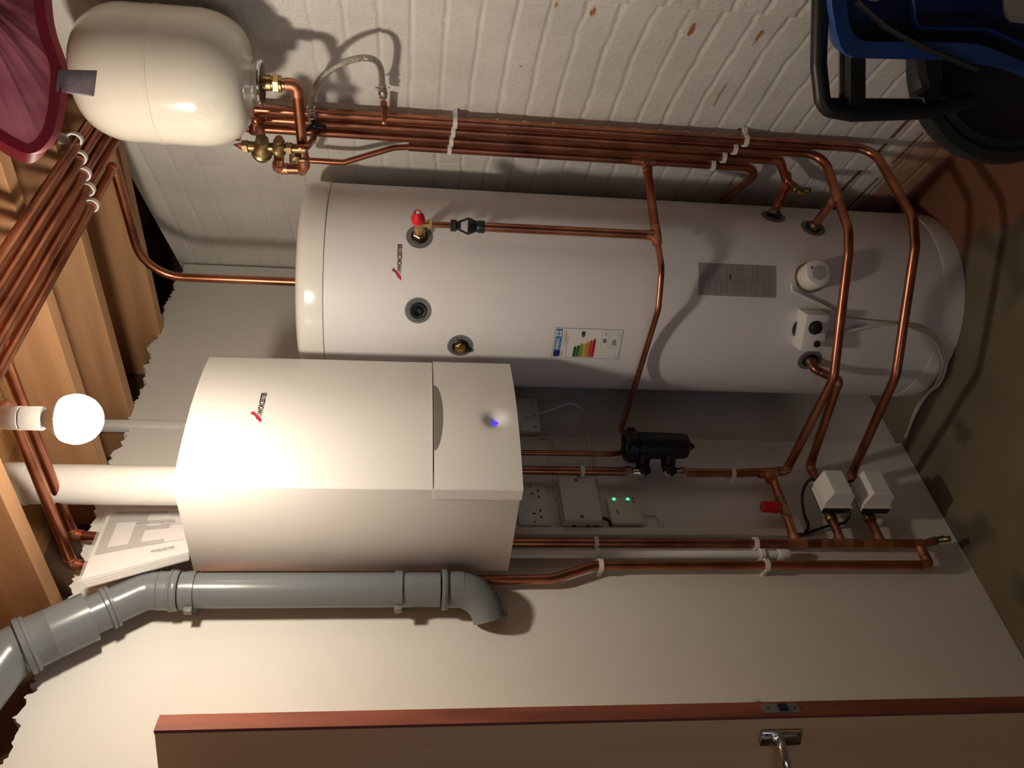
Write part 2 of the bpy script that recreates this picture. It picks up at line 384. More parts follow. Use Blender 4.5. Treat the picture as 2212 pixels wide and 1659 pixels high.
# brick wall: plan curve, courses cut in as real joints
plan = [Vector((2.66, 1.92)), Vector((2.585, 1.79)), Vector((2.35, 1.382)), Vector((2.12, 0.981)), Vector((2.005, 0.785)), Vector((1.915, 0.655)), Vector((1.845, 0.568)), Vector((1.80, 0.48)), Vector((1.785, 0.30)), Vector((1.775, 0.10)), Vector((1.77, -0.3))]
dense = []
for i in range(len(plan)-1):
    p0 = plan[max(i-1, 0)]; p1 = plan[i]; p2 = plan[i+1]; p3 = plan[min(i+2, len(plan)-1)]
    for k in range(24):
        t = k/24; dense.append(0.5*((2*p1)+(p2-p0)*t+(2*p0-5*p1+4*p2-p3)*t*t+(3*p1-p0-3*p2+p3)*t**3))
dense.append(plan[-1])
dn = np.array([[p.x, p.y] for p in dense]); seg = np.linalg.norm(np.diff(dn, axis=0), axis=1); cum = np.concatenate([[0], np.cumsum(seg)])
i_corner = 24; s_c = cum[i_corner]
def plan_at(s):
    x = np.interp(s, cum, dn[:, 0]); y = np.interp(s, cum, dn[:, 1]); e = 0.01
    x2 = np.interp(np.minimum(s+e, cum[-1]), cum, dn[:, 0])-np.interp(np.maximum(s-e, 0), cum, dn[:, 0]); y2 = np.interp(np.minimum(s+e, cum[-1]), cum, dn[:, 1])-np.interp(np.maximum(s-e, 0), cum, dn[:, 1])
    L = np.hypot(x2, y2); return x, y, y2/L, -x2/L   # outward normal is to the left of travel towards the camera
s_seam = None
dd_ = np.hypot(dn[:, 0]-1.852, dn[:, 1]-0.577); s_seam = cum[int(dd_.argmin())]
smax = s_seam+0.62
Sx = np.concatenate([np.arange(0.06, smax, 0.0048), np.linspace(smax, cum[-1], 60)]); Zx = np.arange(-0.01, 2.365, 0.0042)
SS, ZZ = np.meshgrid(Sx, Zx)
def vnoise(u, v, seed):
    rs = np.random.RandomState(seed); T = rs.rand(256, 256); iu = np.floor(u).astype(int); iv = np.floor(v).astype(int); fu = u-iu; fv = v-iv
    fu = fu*fu*(3-2*fu); fv = fv*fv*(3-2*fv); g = lambda a, b: T[a % 256, b % 256]
    return (g(iu, iv)*(1-fu)+g(iu+1, iv)*fu)*(1-fv)+(g(iu, iv+1)*(1-fu)+g(iu+1, iv+1)*fu)*fv
past = SS > s_seam
zz = ZZ+0.007*(vnoise(SS*5, ZZ*13.4, 1)-0.5)+0.003*(vnoise(SS*40, ZZ*13.4, 2)-0.5)+np.where(past, 0.012, 0)
cz = (zz-1.408)/0.0745; row = np.floor(cz).astype(int); fz = cz-row; dz = np.minimum(fz, 1-fz)*0.0745
wj = 0.0034+0.0030*(vnoise(SS*18, row*3.7, 3)-0.5)
bed = np.clip(1-np.maximum(dz-wj, 0)/0.0022, 0, 1); bed = bed*bed*(3-2*bed)
hs = ((SS+np.where(row % 2 == 0, 0, 0.1125)+0.05*vnoise(row*1.7, row*0+0.5, 4)))/0.225; fx = hs-np.floor(hs); dx = np.minimum(fx, 1-fx)*0.225
head = np.clip(1-np.maximum(dx-0.003, 0)/0.0035, 0, 1)*(0.25+0.55*vnoise(np.floor(hs)*2.3, row*1.9, 5))
bid = vnoise(np.floor(hs)*3.1+0.5, row*2.7+0.5, 6)
hgt = -0.0033*(0.45+0.9*vnoise(SS*11, row*2.9, 31))*np.maximum(bed, head*0.72)+0.0008*(bid-0.5)+0.0008*(vnoise(SS*60, ZZ*60, 7)-0.5)+0.0008*(vnoise(SS*9, ZZ*9, 8)-0.5)+0.0007*(vnoise(SS*150, ZZ*150, 9)-0.5)*np.where(past, 3.0, 1.0)
pits = (vnoise(SS*55, ZZ*55, 10) > 0.93); hgt -= 0.0007*pits
hgt += np.where(past, 0.005, 0.0)
X, Y, NX, NY = plan_at(SS)
VX = X-NX*(-1)*0; 
# make sure the normal points into the room
sg = np.sign((0-X)*NX+(0-Y)*NY); NX = NX*sg; NY = NY*sg
VX = X+NX*hgt; VY = Y+NY*hgt
nr, nc = SS.shape
verts = np.stack([VX, VY, ZZ], -1).reshape(-1, 3)
ii = np.arange(nr*nc).reshape(nr, nc); faces = np.stack([ii[:-1, :-1], ii[:-1, 1:], ii[1:, 1:], ii[1:, :-1]], -1).reshape(-1, 4)
me = bpy.data.meshes.new('wall_right'); me.vertices.add(len(verts)); me.vertices.foreach_set('co', verts.astype(np.float32).ravel())
me.loops.add(faces.size); me.loops.foreach_set('vertex_index', faces.ravel().astype(np.int32)); me.polygons.add(len(faces))
me.polygons.foreach_set('loop_start', np.arange(0, faces.size, 4, dtype=np.int32)); me.polygons.foreach_set('use_smooth', np.ones(len(faces), bool)); me.update(); me.validate()
colr = np.ones((nr, nc, 4), np.float32)
def mark(s0, z0, rs_, rz, c, jag=0.5):
    d = np.hypot((SS-s0)/rs_, (ZZ-z0)/rz)+jag*(vnoise(SS*90, ZZ*90, 12)-0.5); k = np.clip((1.05-d)/0.25, 0, 1)[..., None]
    colr[..., :3] = colr[..., :3]*(1-k)+np.array(c)*k
def s_of(p): return float(cum[int(np.hypot(dn[:, 0]-p.x, dn[:, 1]-p.y).argmin())])
def on_plan(x, y):
    d = ray(x, y); az = math.atan2(d[1], d[0]); a_ = np.arctan2(dn[:, 1], dn[:, 0]); k = int(np.abs(a_-az)[:8*24].argmin()); D = np.hypot(*dn[k]); t = D/math.hypot(d[0], d[1])
    return cum[k], EYE[2]+t*d[2]
for px, py, rs_, rz, c in [(1280, 28, 0.018, 0.006, (0.62, 0.22, 0.06)), (1495, 62, 0.032, 0.006, (0.60, 0.17, 0.05)), (1640, 78, 0.034, 0.006, (0.55, 0.2, 0.07)), (1555, 205, 0.045, 0.004, (0.5, 0.32, 0.14)), (1201, 10, 0.012, 0.004, (0.7, 0.3, 0.1))]:
    s_, z_ = on_plan(px, py); mark(s_, z_, rs_, rz, c)
for px, py, r_ in [(985, 237, 0.0055), (1598, 280, 0.0065), (1125, 145, 0.0035), (841, 190, 0.003)]:
    s_, z_ = on_plan(px, py); mark(s_, z_, r_, r_, (0.06, 0.04, 0.03), 0.2)
low = np.clip((0.175+0.07*(vnoise(SS*7, ZZ*20, 13)-0.5)-ZZ)/0.05, 0, 1)[..., None]; colr[..., :3] = colr[..., :3]*(1-low)+np.array((0.62, 0.38, 0.24))*low
low = np.clip((0.035-ZZ)/0.02, 0, 1)[..., None]; colr[..., :3] = colr[..., :3]*(1-low)+np.array((0.30, 0.10, 0.06))*low
crack = ((np.abs(ZZ-0.238) < 0.0045) | (np.abs(ZZ-0.165) < 0.004)) & (SS < s_seam-0.15)
ck = (crack*(vnoise(SS*30, ZZ*30, 14) > 0.35))[..., None]; colr[..., :3] = colr[..., :3]*(1-ck)+np.array((0.30, 0.14, 0.08))*ck
ca = me.color_attributes.new('marks', 'FLOAT_COLOR', 'POINT'); ca.data.foreach_set('color', colr.reshape(-1))
me.materials.append(M['brick']); wr = bpy.data.objects.new('wall_right', me); COL.objects.link(wr); structure(wr, 'white painted brick wall curving towards the photographer')
# masonry behind and above the brick face
bm = BM(); pr = None
for s_ in np.linspace(0.0, cum[-1], 40):
    x, y, nx, ny = plan_at(np.array([s_])); g = np.sign(-x*nx-y*ny); nx, ny = nx*g, ny*g
    v = [bm.verts.new((x[0]-nx[0]*o_, y[0]-ny[0]*o_, z_)) for o_, z_ in ((0.012, 0), (0.10, 0), (0.10, 2.358), (0.012, 2.358))]
    if pr:
        for i in range(4): bm.faces.new((pr[i], pr[(i+1) % 4], v[(i+1) % 4], v[i]))
    pr = v
structure(obj('wall_right', bm, 'void', smooth=False), 'masonry core of the brick wall')
structure(obj('wall_right', wall_panel(2.2, 3.1, 1.0, 1.03, [(2.2, 2.62), (3.1, 2.62)], zb=2.36), 'void', smooth=False), 'dark masonry above the brick wall') if False else None
structure(obj('wall_left', box(q := BM(), (-1.44, -1.4, 0), (-1.4, 2.44, 2.6)) and q, 'back_wall', smooth=False), 'wall behind the photographer on the left')
structure(obj('wall_front', box(q := BM(), (-1.44, -1.44, 0), (2.2, -1.4, 2.6)) and q, 'back_wall', smooth=False), 'wall behind the photographer')
structure(obj('wall_front', box(q := BM(), (1.79, -1.44, 0), (1.87, -0.25, 2.6)) and q, 'plaster', smooth=False), 'wall beside the photographer')
structure(obj('trim_2', box(q := BM(), (3.0, -1.4, 0), (3.04, 2.44, 2.6)) and q, 'void', smooth=False), 'dark masonry beyond the brick wall')

# floor grid with the red paint left along the brick wall
fx_ = np.arange(-1.4, 3.05, 0.02); fy_ = np.arange(-1.4, 2.45, 0.02); FX, FY = np.meshgrid(fx_, fy_)
dist = (FX-B0.x)*BN.x+(FY-B0.y)*BN.y
edge = 0.30+0.20*np.clip((1.1-FY)/0.5, 0, 1.0)+0.10*(vnoise(FX*6+9, FY*6+9, 21)-0.5)+0.03*(vnoise(FX*30+9, FY*30+9, 22)-0.5)
k = np.clip((edge-dist)/0.06, 0, 1)[..., None]
fc = np.ones(FX.shape+(4,), np.float32); fc[..., :3] = np.array((0.185, 0.150, 0.100))*(1-k)+np.array((0.22, 0.095, 0.05))*k
stain = np.clip((vnoise(FX*9+3, FY*9+3, 23)-0.80)/0.08, 0, 1)[..., None]*0.45; fc[..., :3] *= (1-stain)
fz_ = 0.006*(vnoise(FX*5+9, FY*5+9, 24)-0.5)+0.003*(vnoise(FX*17+9, FY*17+9, 25)-0.5)
fz_ = fz_*np.clip((np.hypot(FX-CC.x, FY-CC.y)-0.30)/0.1, 0, 1)
nr, nc = FX.shape; ii = np.arange(nr*nc).reshape(nr, nc); faces = np.stack([ii[:-1, :-1], ii[:-1, 1:], ii[1:, 1:], ii[1:, :-1]], -1).reshape(-1, 4)
me = bpy.data.meshes.new('floor'); me.from_pydata(np.stack([FX, FY, fz_], -1).reshape(-1, 3).tolist(), [], faces.tolist())
ca = me.color_attributes.new('marks', 'FLOAT_COLOR', 'POINT'); ca.data.foreach_set('color', fc.reshape(-1)); me.materials.append(M['floor'])
for p in me.polygons: p.use_smooth = True
fl = bpy.data.objects.new('floor', me); COL.objects.link(fl); structure(fl, 'dusty concrete floor with red paint left by the brick wall')

# ceiling: floorboards of the room above, on joists running away from the camera's left
bm = BM(); y = -1.4; 
while y < 2.43:
    wd = 0.145; box(bm, (-1.4, y, 2.505), (3.04, min(y+wd-0.004, 2.44), 2.525)); y += wd
structure(obj('ceiling', bm, 'boards', smooth=False), 'orange brown floorboards of the room above')
JZ = 2.335
jl = [(2.19, 'ceiling joist just left of the corner, the lone bent copper pipe passes under it'), (1.815, 'ceiling joist the five copper pipes are clipped to'),
      (1.56, 'pale ceiling joist between the pipe clips and the light bulb'), (1.155, 'brown ceiling joist beside the top of the flue pipe, nearest the camera'), (0.50, 'ceiling joist above the grey soil pipe at the edge of view'),
      (0.30, 'ceiling joist over the door end'), (-0.12, 'ceiling joist right over the camera'), (-0.55, 'ceiling joist behind the camera'), (-0.98, 'ceiling joist nearest the left wall')]
J0 = None
for i, (x, lb) in enumerate(jl):
    bm = BM(); box(bm, (x, -1.39, JZ), (x+0.045, 1.985, 2.503), bev=0.0015)
    if i != 0 or True:
        o = obj('ceiling_joist', bm, 'wood', smooth=False)
    tag(o, lb, 'joist', 'timber joists under the floorboards'); o['kind'] = 'structure'
# white cable trunking beside the step in the wall
o = obj('cable_trunking', box(q := BM(), (1.752, 1.785, 1.95), (1.778, 1.8115, 2.50), bev=0.002) and q, 'pvc_white'); tag(o, 'white vertical cable trunking rising above the boiler behind the bulb', 'trunking')
# ================================================================== DOOR
e0 = Vector((0.777, 1.544, 0)); fdir = Vector((math.cos(math.radians(111)), math.sin(math.radians(111)), 0)); edir = Vector((-math.sin(math.radians(111)), math.cos(math.radians(111)), 0))
# leaf: starts at e0 (front arris of the edge), thickness away from the camera's left
dr = bpy.data.objects.new('door_1', None); COL.objects.link(dr); dr.location = e0; structure(dr, 'open brown door seen edge on at the left')
DM = Matrix([[fdir.x, edir.x, 0, e0.x], [fdir.y, edir.y, 0, e0.y], [0, 0, 1, 0], [0, 0, 0, 1]])   # local x: along the leaf, y: through it (towards camera's left)
TH = 0.038
obj('door_leaf', box(q := BM(), (0.004, 0, 0.012), (0.72, TH, 1.979), mtx=DM) and q, 'door', dr, smooth=False)
obj('door_edge', box(q := BM(), (-0.003, -0.0004, 0.012), (0.004, TH+0.0004, 1.98), mtx=DM) and q, 'door_edge', dr, smooth=False, label='red brown hardwood edge of the door')
zL = 0.80
pl = obj('latch_plate', box(q := BM(), (-0.0045, 0.007, zL-0.038), (-0.0028, 0.031, zL+0.038), mtx=DM) and q, 'dull_steel', dr, label='dull metal latch plate')
obj('latch_bolt', box(q := BM(), (-0.010, 0.012, zL-0.012), (-0.004, 0.026, zL+0.006), mtx=DM) and q, 'black_plastic', pl, smooth=False)
for s_ in (-0.029, 0.027): obj('screw', lathe(BM(), [(0, 0.003), (0.0008, 0.0025), (0.001, 0)], DM@Vector((-0.0045, 0.019, zL+s_)), -fdir, 12), 'dark_plastic', pl)
def door_handle(side):
    y0 = TH if side > 0 else 0.0; sgn = 1 if side > 0 else -1
    rose = obj('handle_plate', box(q := BM(), (0.030, min(y0, y0+sgn*0.009), zL-0.043), (0.066, max(y0, y0+sgn*0.009), zL+0.043), mtx=DM, bev=0.004) and q, 'chrome', dr)
    b = BM(); c = Vector((0.048, y0+sgn*0.009, zL+0.008))
    kk = 1.0 if sgn > 0 else 1.55
    P = [c, c+Vector((0.0, sgn*0.022*kk, 0)), c+Vector((0.016, sgn*0.040*kk, -0.002)), c+Vector((0.045, sgn*0.046*kk, -0.010)), c+Vector((0.085, sgn*0.042*kk, -0.014)), c+Vector((0.115, sgn*0.040*kk, -0.004))]
    tube(b, [DM@p for p in spline(P, 6)], [0.0095]*8+[0.0085]*10+[0.0075]*13, 14); lathe(b, [(0, 0.014), (0.004, 0.013), (0.006, 0.010)], DM@c, (DM.to_3x3()@Vector((0, sgn, 0))), 20)
    obj('lever', b, 'chrome', rose)
    for dx_, dz_ in ((-0.012, 0.033), (0.012, 0.033), (-0.012, -0.034), (0.012, -0.034)):
        obj('screw', lathe(BM(), [(0, 0.0032), (0.0006, 0.003), (0.0007, 0)], DM@Vector((0.048+dx_, y0+sgn*0.0091, zL+dz_)), DM.to_3x3()@Vector((0, sgn, 0)), 12), 'ink', rose)
door_handle(1); door_handle(-1)

# ================================================================== BOILER
bx0, bx1, bz0, bz1 = 1.230, 1.657, 1.285, 2.036
by = 1.432
BULGE = 0.030
boiler = thing('boiler', 'white wall hung gas boiler with bowed front and blue light', 'boiler', ((bx0+bx1)/2, 1.79, bz0))
zs = on_y(936, 900, by-0.028).z   # seam height
obj('casing', box(q := BM(), (bx0, by+0.0035, bz0+0.003), (bx1, 1.738, bz1), bev=0.0015) and q, 'white_metal', boiler)
led = on_y(1070, 905, by-BULGE)
def front(name, z0, z1, proud, disp, nz_, mat_, side, parent, top_chamfer=False):
    """bowed sheet with side returns"""
    bm = BM(); nx = 120; g = []
    us = np.linspace(0, 1, nx+1); zs_ = np.linspace(z0, z1, nz_+1)
    for z in zs_:
        row = []
        for u in us:
            x = bx0+(bx1-bx0)*u; yv = by-proud-BULGE*(1-(2*u-1)**2)
            e = min(u, 1-u)*(bx1-bx0); 
            if e < 0.006: yv += 0.004*(1-e/0.006)**2
            yv += disp(x, z, u); row.append(bm.verts.new((x if side < 0.01 else bx0+(bx1-bx0)*u+(0.0012*(2*u-1)), yv, z)))
        g.append(row)
    for i in range(nz_):
        for j in range(nx): bm.faces.new((g[i][j], g[i][j+1], g[i+1][j+1], g[i+1][j]))
    # returns
    back = by+side
    bl = [[bm.verts.new((r[0].co.x, back, r[0].co.z)), bm.verts.new((r[-1].co.x, back, r[0].co.z))] for r in g]
    for i in range(nz_):
        bm.faces.new((g[i][0], g[i+1][0], bl[i+1][0], bl[i][0])); bm.faces.new((g[i+1][-1], g[i][-1], bl[i][1], bl[i+1][1]))
    bm.faces.new([*g[0]]+[bl[0][1], bl[0][0]]); bm.faces.new([*reversed(g[-1])]+[bl[-1][0], bl[-1][1]])
    return obj(name, bm, mat_, parent)
front('front_panel', zs+0.0015, bz1, 0.0, lambda x, z, u: 0.0, 40, 'white_metal', 0.0037, boiler)
# side skin of the upper casing comes flush with the front
def scoop(x, z, u):
    d = 0.0
    r = math.hypot(x-led.x, (z-led.z)*1.0)
    d += 0.017*math.exp(-(r/0.021)**2)
    return d
front('drop_down_flap', bz0, zs-0.0015, 0.0025, scoop, 110, 'white_metal', 0.034, boiler)
obj('indicator_light', lathe(BM(), [(-0.002, 0.0062), (0.0015, 0.0058), (0.003, 0.004), (0.0036, 0)], (led.x-0.001, by-BULGE+0.0145, led.z-0.001), (0, -1, 0), 20), 'led_blue', boiler, label='glowing blue status light')
hx = on_y(948, 897, by-BULGE).x
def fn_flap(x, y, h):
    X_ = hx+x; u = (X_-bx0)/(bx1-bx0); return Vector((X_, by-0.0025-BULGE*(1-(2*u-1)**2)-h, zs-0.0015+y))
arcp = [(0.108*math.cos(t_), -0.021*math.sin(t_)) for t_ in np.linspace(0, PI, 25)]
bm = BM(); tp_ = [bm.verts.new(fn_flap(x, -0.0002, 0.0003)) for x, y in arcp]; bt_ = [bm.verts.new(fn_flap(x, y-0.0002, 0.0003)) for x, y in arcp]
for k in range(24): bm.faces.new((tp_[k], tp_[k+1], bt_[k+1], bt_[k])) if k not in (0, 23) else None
obj('grip_shade', bm, 'grip_shade_grey', boiler, smooth=False, label='grey crescent painted for the shade in the finger recess')  # shade of the finger recess laid on as a flat grey crescent
bp_ = on_y(567, 893, by-BULGE)
def fn_front(x, y, h):
    X_ = bp_.x+x; u = (X_-bx0)/(bx1-bx0); return Vector((X_, by-BULGE*(1-(2*u-1)**2)-0.0002-h, bp_.z+y))
brand_badge(boiler, fn_front, 0.0125, 0.92)
obj('flue_collar', lathe(BM(), [(0, 0.066), (0.006, 0.066), (0.010, 0.056), (0.020, 0.055), (0.022, 0.050)], (1.385, 1.61, bz1-0.006), (0, 0, 1), 48), 'white_plastic', boiler)
obj('wall_frame', box(q := BM(), (1.40, 1.736, 1.78), (1.62, 1.7898, 1.98)) and q, 'white_metal', boiler)
obj('underside_tray', box(q := BM(), (bx0+0.03, by+0.05, bz0-0.002), (bx1-0.03, 1.725, bz0+0.012)) and q, 'dark_plastic', boiler)
fl_ = thing('flue_pipe', 'wide white flue pipe rising from the top of the boiler', 'flue', (1.385, 1.61, bz1))
obj('pipe', cylinder(BM(), (1.385, 1.61, bz1+0.012), (1.385, 1.61, 2.504), 0.0475, 48), 'pvc_white', fl_)
obj('collar', cylinder(BM(), (1.385, 1.61, 2.42), (1.385, 1.61, 2.47), 0.0505, 48, bev=0.002), 'pvc_white', fl_)

# ================================================================== HOT WATER CYLINDER
tank = thing('hot_water_cylinder', 'tall white hot water cylinder standing in the corner', 'water cylinder', (CC.x, CC.y, 0))
LIDZ = on_cyl(697, 640).z
obj('shell', lathe(BM(), [(0.002, 0.20), (0.002, CR-0.004), (0.010, CR-0.001), (0.062, CR), (LIDZ-0.001, CR), (LIDZ-0.001, 0.2)], CC, (0, 0, 1), 128), 'tank_white', tank)
obj('base_ring', lathe(BM(), [(0.001, 0.2), (0.001, CR+0.0012), (0.058, CR+0.0022), (0.0615, CR+0.0012), (0.0615, CR-0.002)], CC, (0, 0, 1), 128), 'lid_white', tank)
obj('lid', lathe(BM(), [(LIDZ, 0.2), (LIDZ, CR+0.0020), (LIDZ+0.0012, CR+0.0030), (LIDZ+0.045, CR+0.0022), (LIDZ+0.058, CR-0.0020), (LIDZ+0.068, CR-0.013), (LIDZ+0.073, CR-0.030), (LIDZ+0.078, CR-0.09), (LIDZ+0.080, 0.05), (LIDZ+0.080, 0)], CC, (0, 0, 1), 128), 'lid_white', tank, label='glossy white moulded lid')
def cyl_fn(th0, z0, r=CR):
    """x to the right as seen from outside, y up, h outwards"""
    def f(x, y, h):
        a = th0+x/r; return Vector((CC.x+(r+h)*math.cos(a), CC.y+(r+h)*math.sin(a), z0+y))
    return f
def th(p): return math.atan2(p.y-CC.y, p.x-CC.x)
p = on_cyl(867, 584); brand_badge(tank, cyl_fn(th(p), p.z), 0.0115, 1.0)
# ports: grey ring, black seal, inner fitting
def arc_text(s, r, size, a0, a1, base):
    for k, ch in enumerate(s):
        if ch == ' ': continue
        a = a0+(a1-a0)*k/(len(s)-1)
        V, F = text_verts(ch, size, align='CENTER', bold=size*0.02)
        ca, sa = math.cos(a-PI/2), math.sin(a-PI/2)
        yield [(r*math.cos(a)+v.x*ca-v.y*sa, r*math.sin(a)+v.x*sa+v.y*ca, v.z) for v in V], F
def port(px, py, name, inner='none', words=None, rr=0.0345):
    p = on_cyl(px, py); a = th(p); nrm = Vector((math.cos(a), math.sin(a), 0)); f = cyl_fn(a, p.z)
    bm = BM(); n = 40
    r1 = [bm.verts.new(f(rr*math.cos(2*PI*k/n), rr*math.sin(2*PI*k/n), 0.0008)) for k in range(n)]
    r0 = [bm.verts.new(f(0.0205*math.cos(2*PI*k/n), 0.0205*math.sin(2*PI*k/n), 0.0010)) for k in range(n)]
    for k in range(n): bm.faces.new((r1[k], r1[(k+1) % n], r0[(k+1) % n], r0[k]))
    q = obj(name, bm, 'rubber_grey', tank, label='grey printed ring')
    obj('seal', lathe(BM(), [(-0.004, 0.0220), (0.0035, 0.0220), (0.005, 0.020), (0.004, 0.014), (0.000, 0.012), (0.000, 0)], p, nrm, 32), 'black_plastic', q)
    if words:
        Vs, Fs = [], []
        for V, F in arc_text(*words, None):
            o_ = len(Vs); Vs += [tuple(f(x, y, z+0.0012)) for x, y, z in V]; Fs += [tuple(i+o_ for i in t) for t in F]
        obj('lettering', (Vs, Fs), 'ink', q, smooth=False)
    return p, nrm, q
p, nrm, q = port(903, 671, 'thermostat_port', words=('sensor / thermostat', 0.0248, 0.0085, math.radians(225), math.radians(-15)))
obj('pocket', lathe(BM(), [(0.0, 0.0100), (0.010, 0.0100), (0.011, 0.0093), (0.010, 0.0082), (0.002, 0.0080), (0.002, 0)], p, nrm, 28), 'dark_plastic', q)
p, nrm, q = port(994, 747, 'return_port', words=('secondary return', 0.0248, 0.0085, math.radians(215), math.radians(-5)))
b = BM(); lathe(b, [(0, 0.0135), (0.012, 0.0135), (0.012, 0.011), (0.020, 0.011)], p, nrm, 24); hexnut(b, p+nrm*0.004, nrm, 0.0165, 0.010); box(b, (-0.006, -0.006, 0.018), (0.006, 0.006, 0.030), mtx=basis(p, nrm), bev=0.001)
obj('brass_plug', b, 'brass', q)
PORTV = port(906, 511, 'relief_valve_port')
PORT1 = port(1670, 467, 'lower_port'); PORT2 = port(1756, 492, 'lower_port'); PORT3 = port(1749, 778, 'lower_port')

# energy label
eL0, eL1 = on_cyl(1190, 771), on_cyl(1197, 707); lw = (th(eL1)-th(eL0)) % (2*PI)*CR; ztop = eL0.z; lh = ztop-on_cyl(1335, 773).z
fE = cyl_fn(th(eL0), ztop-lh)
lab = put_rect('energy_label', 0, 0, lw, lh, flat('label_border', (0.22, 0.33, 0.42)), tank, fE, 0.0003, n=14); lab['label'] = 'white energy rating label with coloured bars'
U = lw/91.0; Vv = lh/187.0
def er(nm, x0, y0, x1, y1, m, lift): return put_rect(nm, x0*U, (187-y1)*Vv, x1*U, (187-y0)*Vv, m, lab, fE, lift, n=8)
er('label_face', 1.6, 1.6, 89.4, 185.4, 'label_white', 0.0005)
er('energy_banner', 24, 4, 88, 22, flat('banner_blue', (0.05, 0.22, 0.48)), 0.0008)
er('flag_panel', 4, 4, 24, 22, flat('flag_blue', (0.02, 0.02, 0.20)), 0.0008)
put_text('energ', 'ENERG', 13*Vv, 'label_white', lab, lambda x, y, h: fE(x+28*U, y+(187-16)*Vv, h+0.0011), bold=0.0002, sx=0.85)
put_text('small_print', 'eнергия · ενέργεια', 2.4*Vv, 'label_white', lab, lambda x, y, h: fE(x+28*U, y+(187-21)*Vv, h+0.0011))
for cx_, cy_ in ((70, 8), (79, 8), (70, 17), (79, 17)):
    poly_patch('banner_disc', [((cx_+3.6*math.cos(t_))*U, (187-cy_+3.6*math.sin(t_))*Vv) for t_ in np.linspace(0, 2*PI, 16, endpoint=False)], 'label_white', lab, fE, 0.0013)
bars = [('a_bar', 40, (0.0, 0.12, 0.02)), ('b_bar', 44, (0.02, 0.15, 0.03)), ('c_bar', 49, (0.22, 0.28, 0.04)), ('d_bar', 50, (0.60, 0.48, 0.04)), ('e_bar', 55, (0.62, 0.27, 0.03)), ('f_bar', 60, (0.55, 0.06, 0.03)), ('g_bar', 64, (0.50, 0.0, 0.02))]
for k, (nm, L_, c) in enumerate(bars):
    y0 = 58+k*8.4; x0 = 4
    poly_patch('rating_bar', [(x*U, (187-yy)*Vv) for x, yy in ((x0, y0+7.4), (L_-5, y0+7.4), (L_, y0+3.7), (L_-5, y0), (x0, y0))], flat(nm, c), lab, fE, 0.0013)
    put_text('bar_letter', 'ABCDEFG'[k], 4.5*Vv, 'label_white', lab, lambda x, y, h, y0=y0: fE(x+6*U, y+(187-y0-5.5)*Vv, h+0.0014))
poly_patch('class_arrow', [(x*U, (187-yy)*Vv) for x, yy in ((64, 79), (70, 84), (83, 84), (83, 74), (70, 74))], 'ink', lab, fE, 0.0013)
put_text('class_letter', 'C', 8*Vv, 'label_white', lab, lambda x, y, h: fE(x+68*U, y+(187-81.5)*Vv, h+0.0014))
for y0, big, small in ((130, '89', 'W'), (156, '250', 'L')):
    er('value_frame', 36, y0, 86, y0+20, flat('frame_grey', (0.35, 0.34, 0.34)), 0.0006); er('value_field', 36.9, y0+0.9, 85.1, y0+19.1, 'label_white', 0.0008)
    put_text('value', big, 14*Vv, 'ink', lab, lambda x, y, h, y0=y0: fE(x+(52 if len(big) == 2 else 44)*U, y+(187-y0-15)*Vv, h+0.0011), bold=0.0003, sx=0.9)
    put_text('unit', small, 9*Vv, 'ink_soft', lab, lambda x, y, h, y0=y0: fE(x+73*U, y+(187-y0-15)*Vv, h+0.0011))
for yy, x0, x1 in ((27, 38, 84), (31, 50, 86), (34, 30, 80), (38, 8, 70), (180, 64, 84), (178, 6, 14)):
    er('print_line', x0, yy, x1, yy+0.9, 'ink_soft', 0.0007)
put_text('maker', 'Bosch', 6*Vv, 'ink_soft', lab, lambda x, y, h: fE(x+5*U, y+(187-29)*Vv, h+0.0011)) if False else er('print_line', 6, 26, 22, 28, 'ink_soft', 0.0007)
# grey data label
d0 = on_cyl(1508, 637); d1 = on_cyl(1508, 567); d2 = on_cyl(1676, 637); dw = ((th(d1)-th(d0)) % (2*PI))*CR; dh = d0.z-d2.z
fD = cyl_fn(th(d0), d0.z-dh); dl = put_rect('data_label', 0, 0, dw, dh, 'label_grey', tank, fD, 0.0003, n=14); dl['label'] = 'grey printed data plate label'
rnd = random.Random(3); yy = dh*0.87
while yy > dh*0.04:
    if rnd.random() > 0.10:
        x0 = dw*0.07 if rnd.random() < 0.75 else dw*0.4; x1 = dw*rnd.uniform(0.5, 0.95)
        put_rect('print_line', x0, yy, x1, yy+0.0009, 'ink_soft', dl, fD, 0.0006, n=6)
    yy -= 0.0048
put_rect('print_block', dw*0.50, dh*0.585, dw*0.66, dh*0.60, 'ink', dl, fD, 0.0007, n=3)
brand_badge(dl, lambda x, y, h: fD(x+dw*0.22, y+dh*0.935, h), 0.0042, 1.0)

# immersion heater cap
p = on_cyl(1748, 600, CR); a = th(p); nrm = Vector((math.cos(a), math.sin(a), 0)); 
imm = obj('immersion_heater', lathe(BM(), [(0, 0.037), (0.020, 0.037), (0.026, 0.0385), (0.028, 0.0385), (0.050, 0.0375), (0.056, 0.034), (0.058, 0.028), (0.058, 0)], p, nrm, 48), 'white_plastic', tank, label='round white immersion heater cap with printed face')
obj('foam_seal', lathe(BM(), [(-0.003, 0.042), (0.004, 0.042), (0.004, 0.036)], p, nrm, 40), 'seal_foam', imm)
mt_ = basis(p+nrm*0.0583, nrm)
for k in range(9):
    t = (k-4)*0.0050; hw = math.sqrt(max(0.021**2-t*t, 0)); a_ = math.radians(38)
    f = lambda x, y, h: mt_@Vector((x*math.cos(a_)-y*math.sin(a_), x*math.sin(a_)+y*math.cos(a_), h))
    put_rect('print_line', -hw, t, hw*0.9, t+0.0016, 'ink_soft', imm, f, 0.0, n=2)
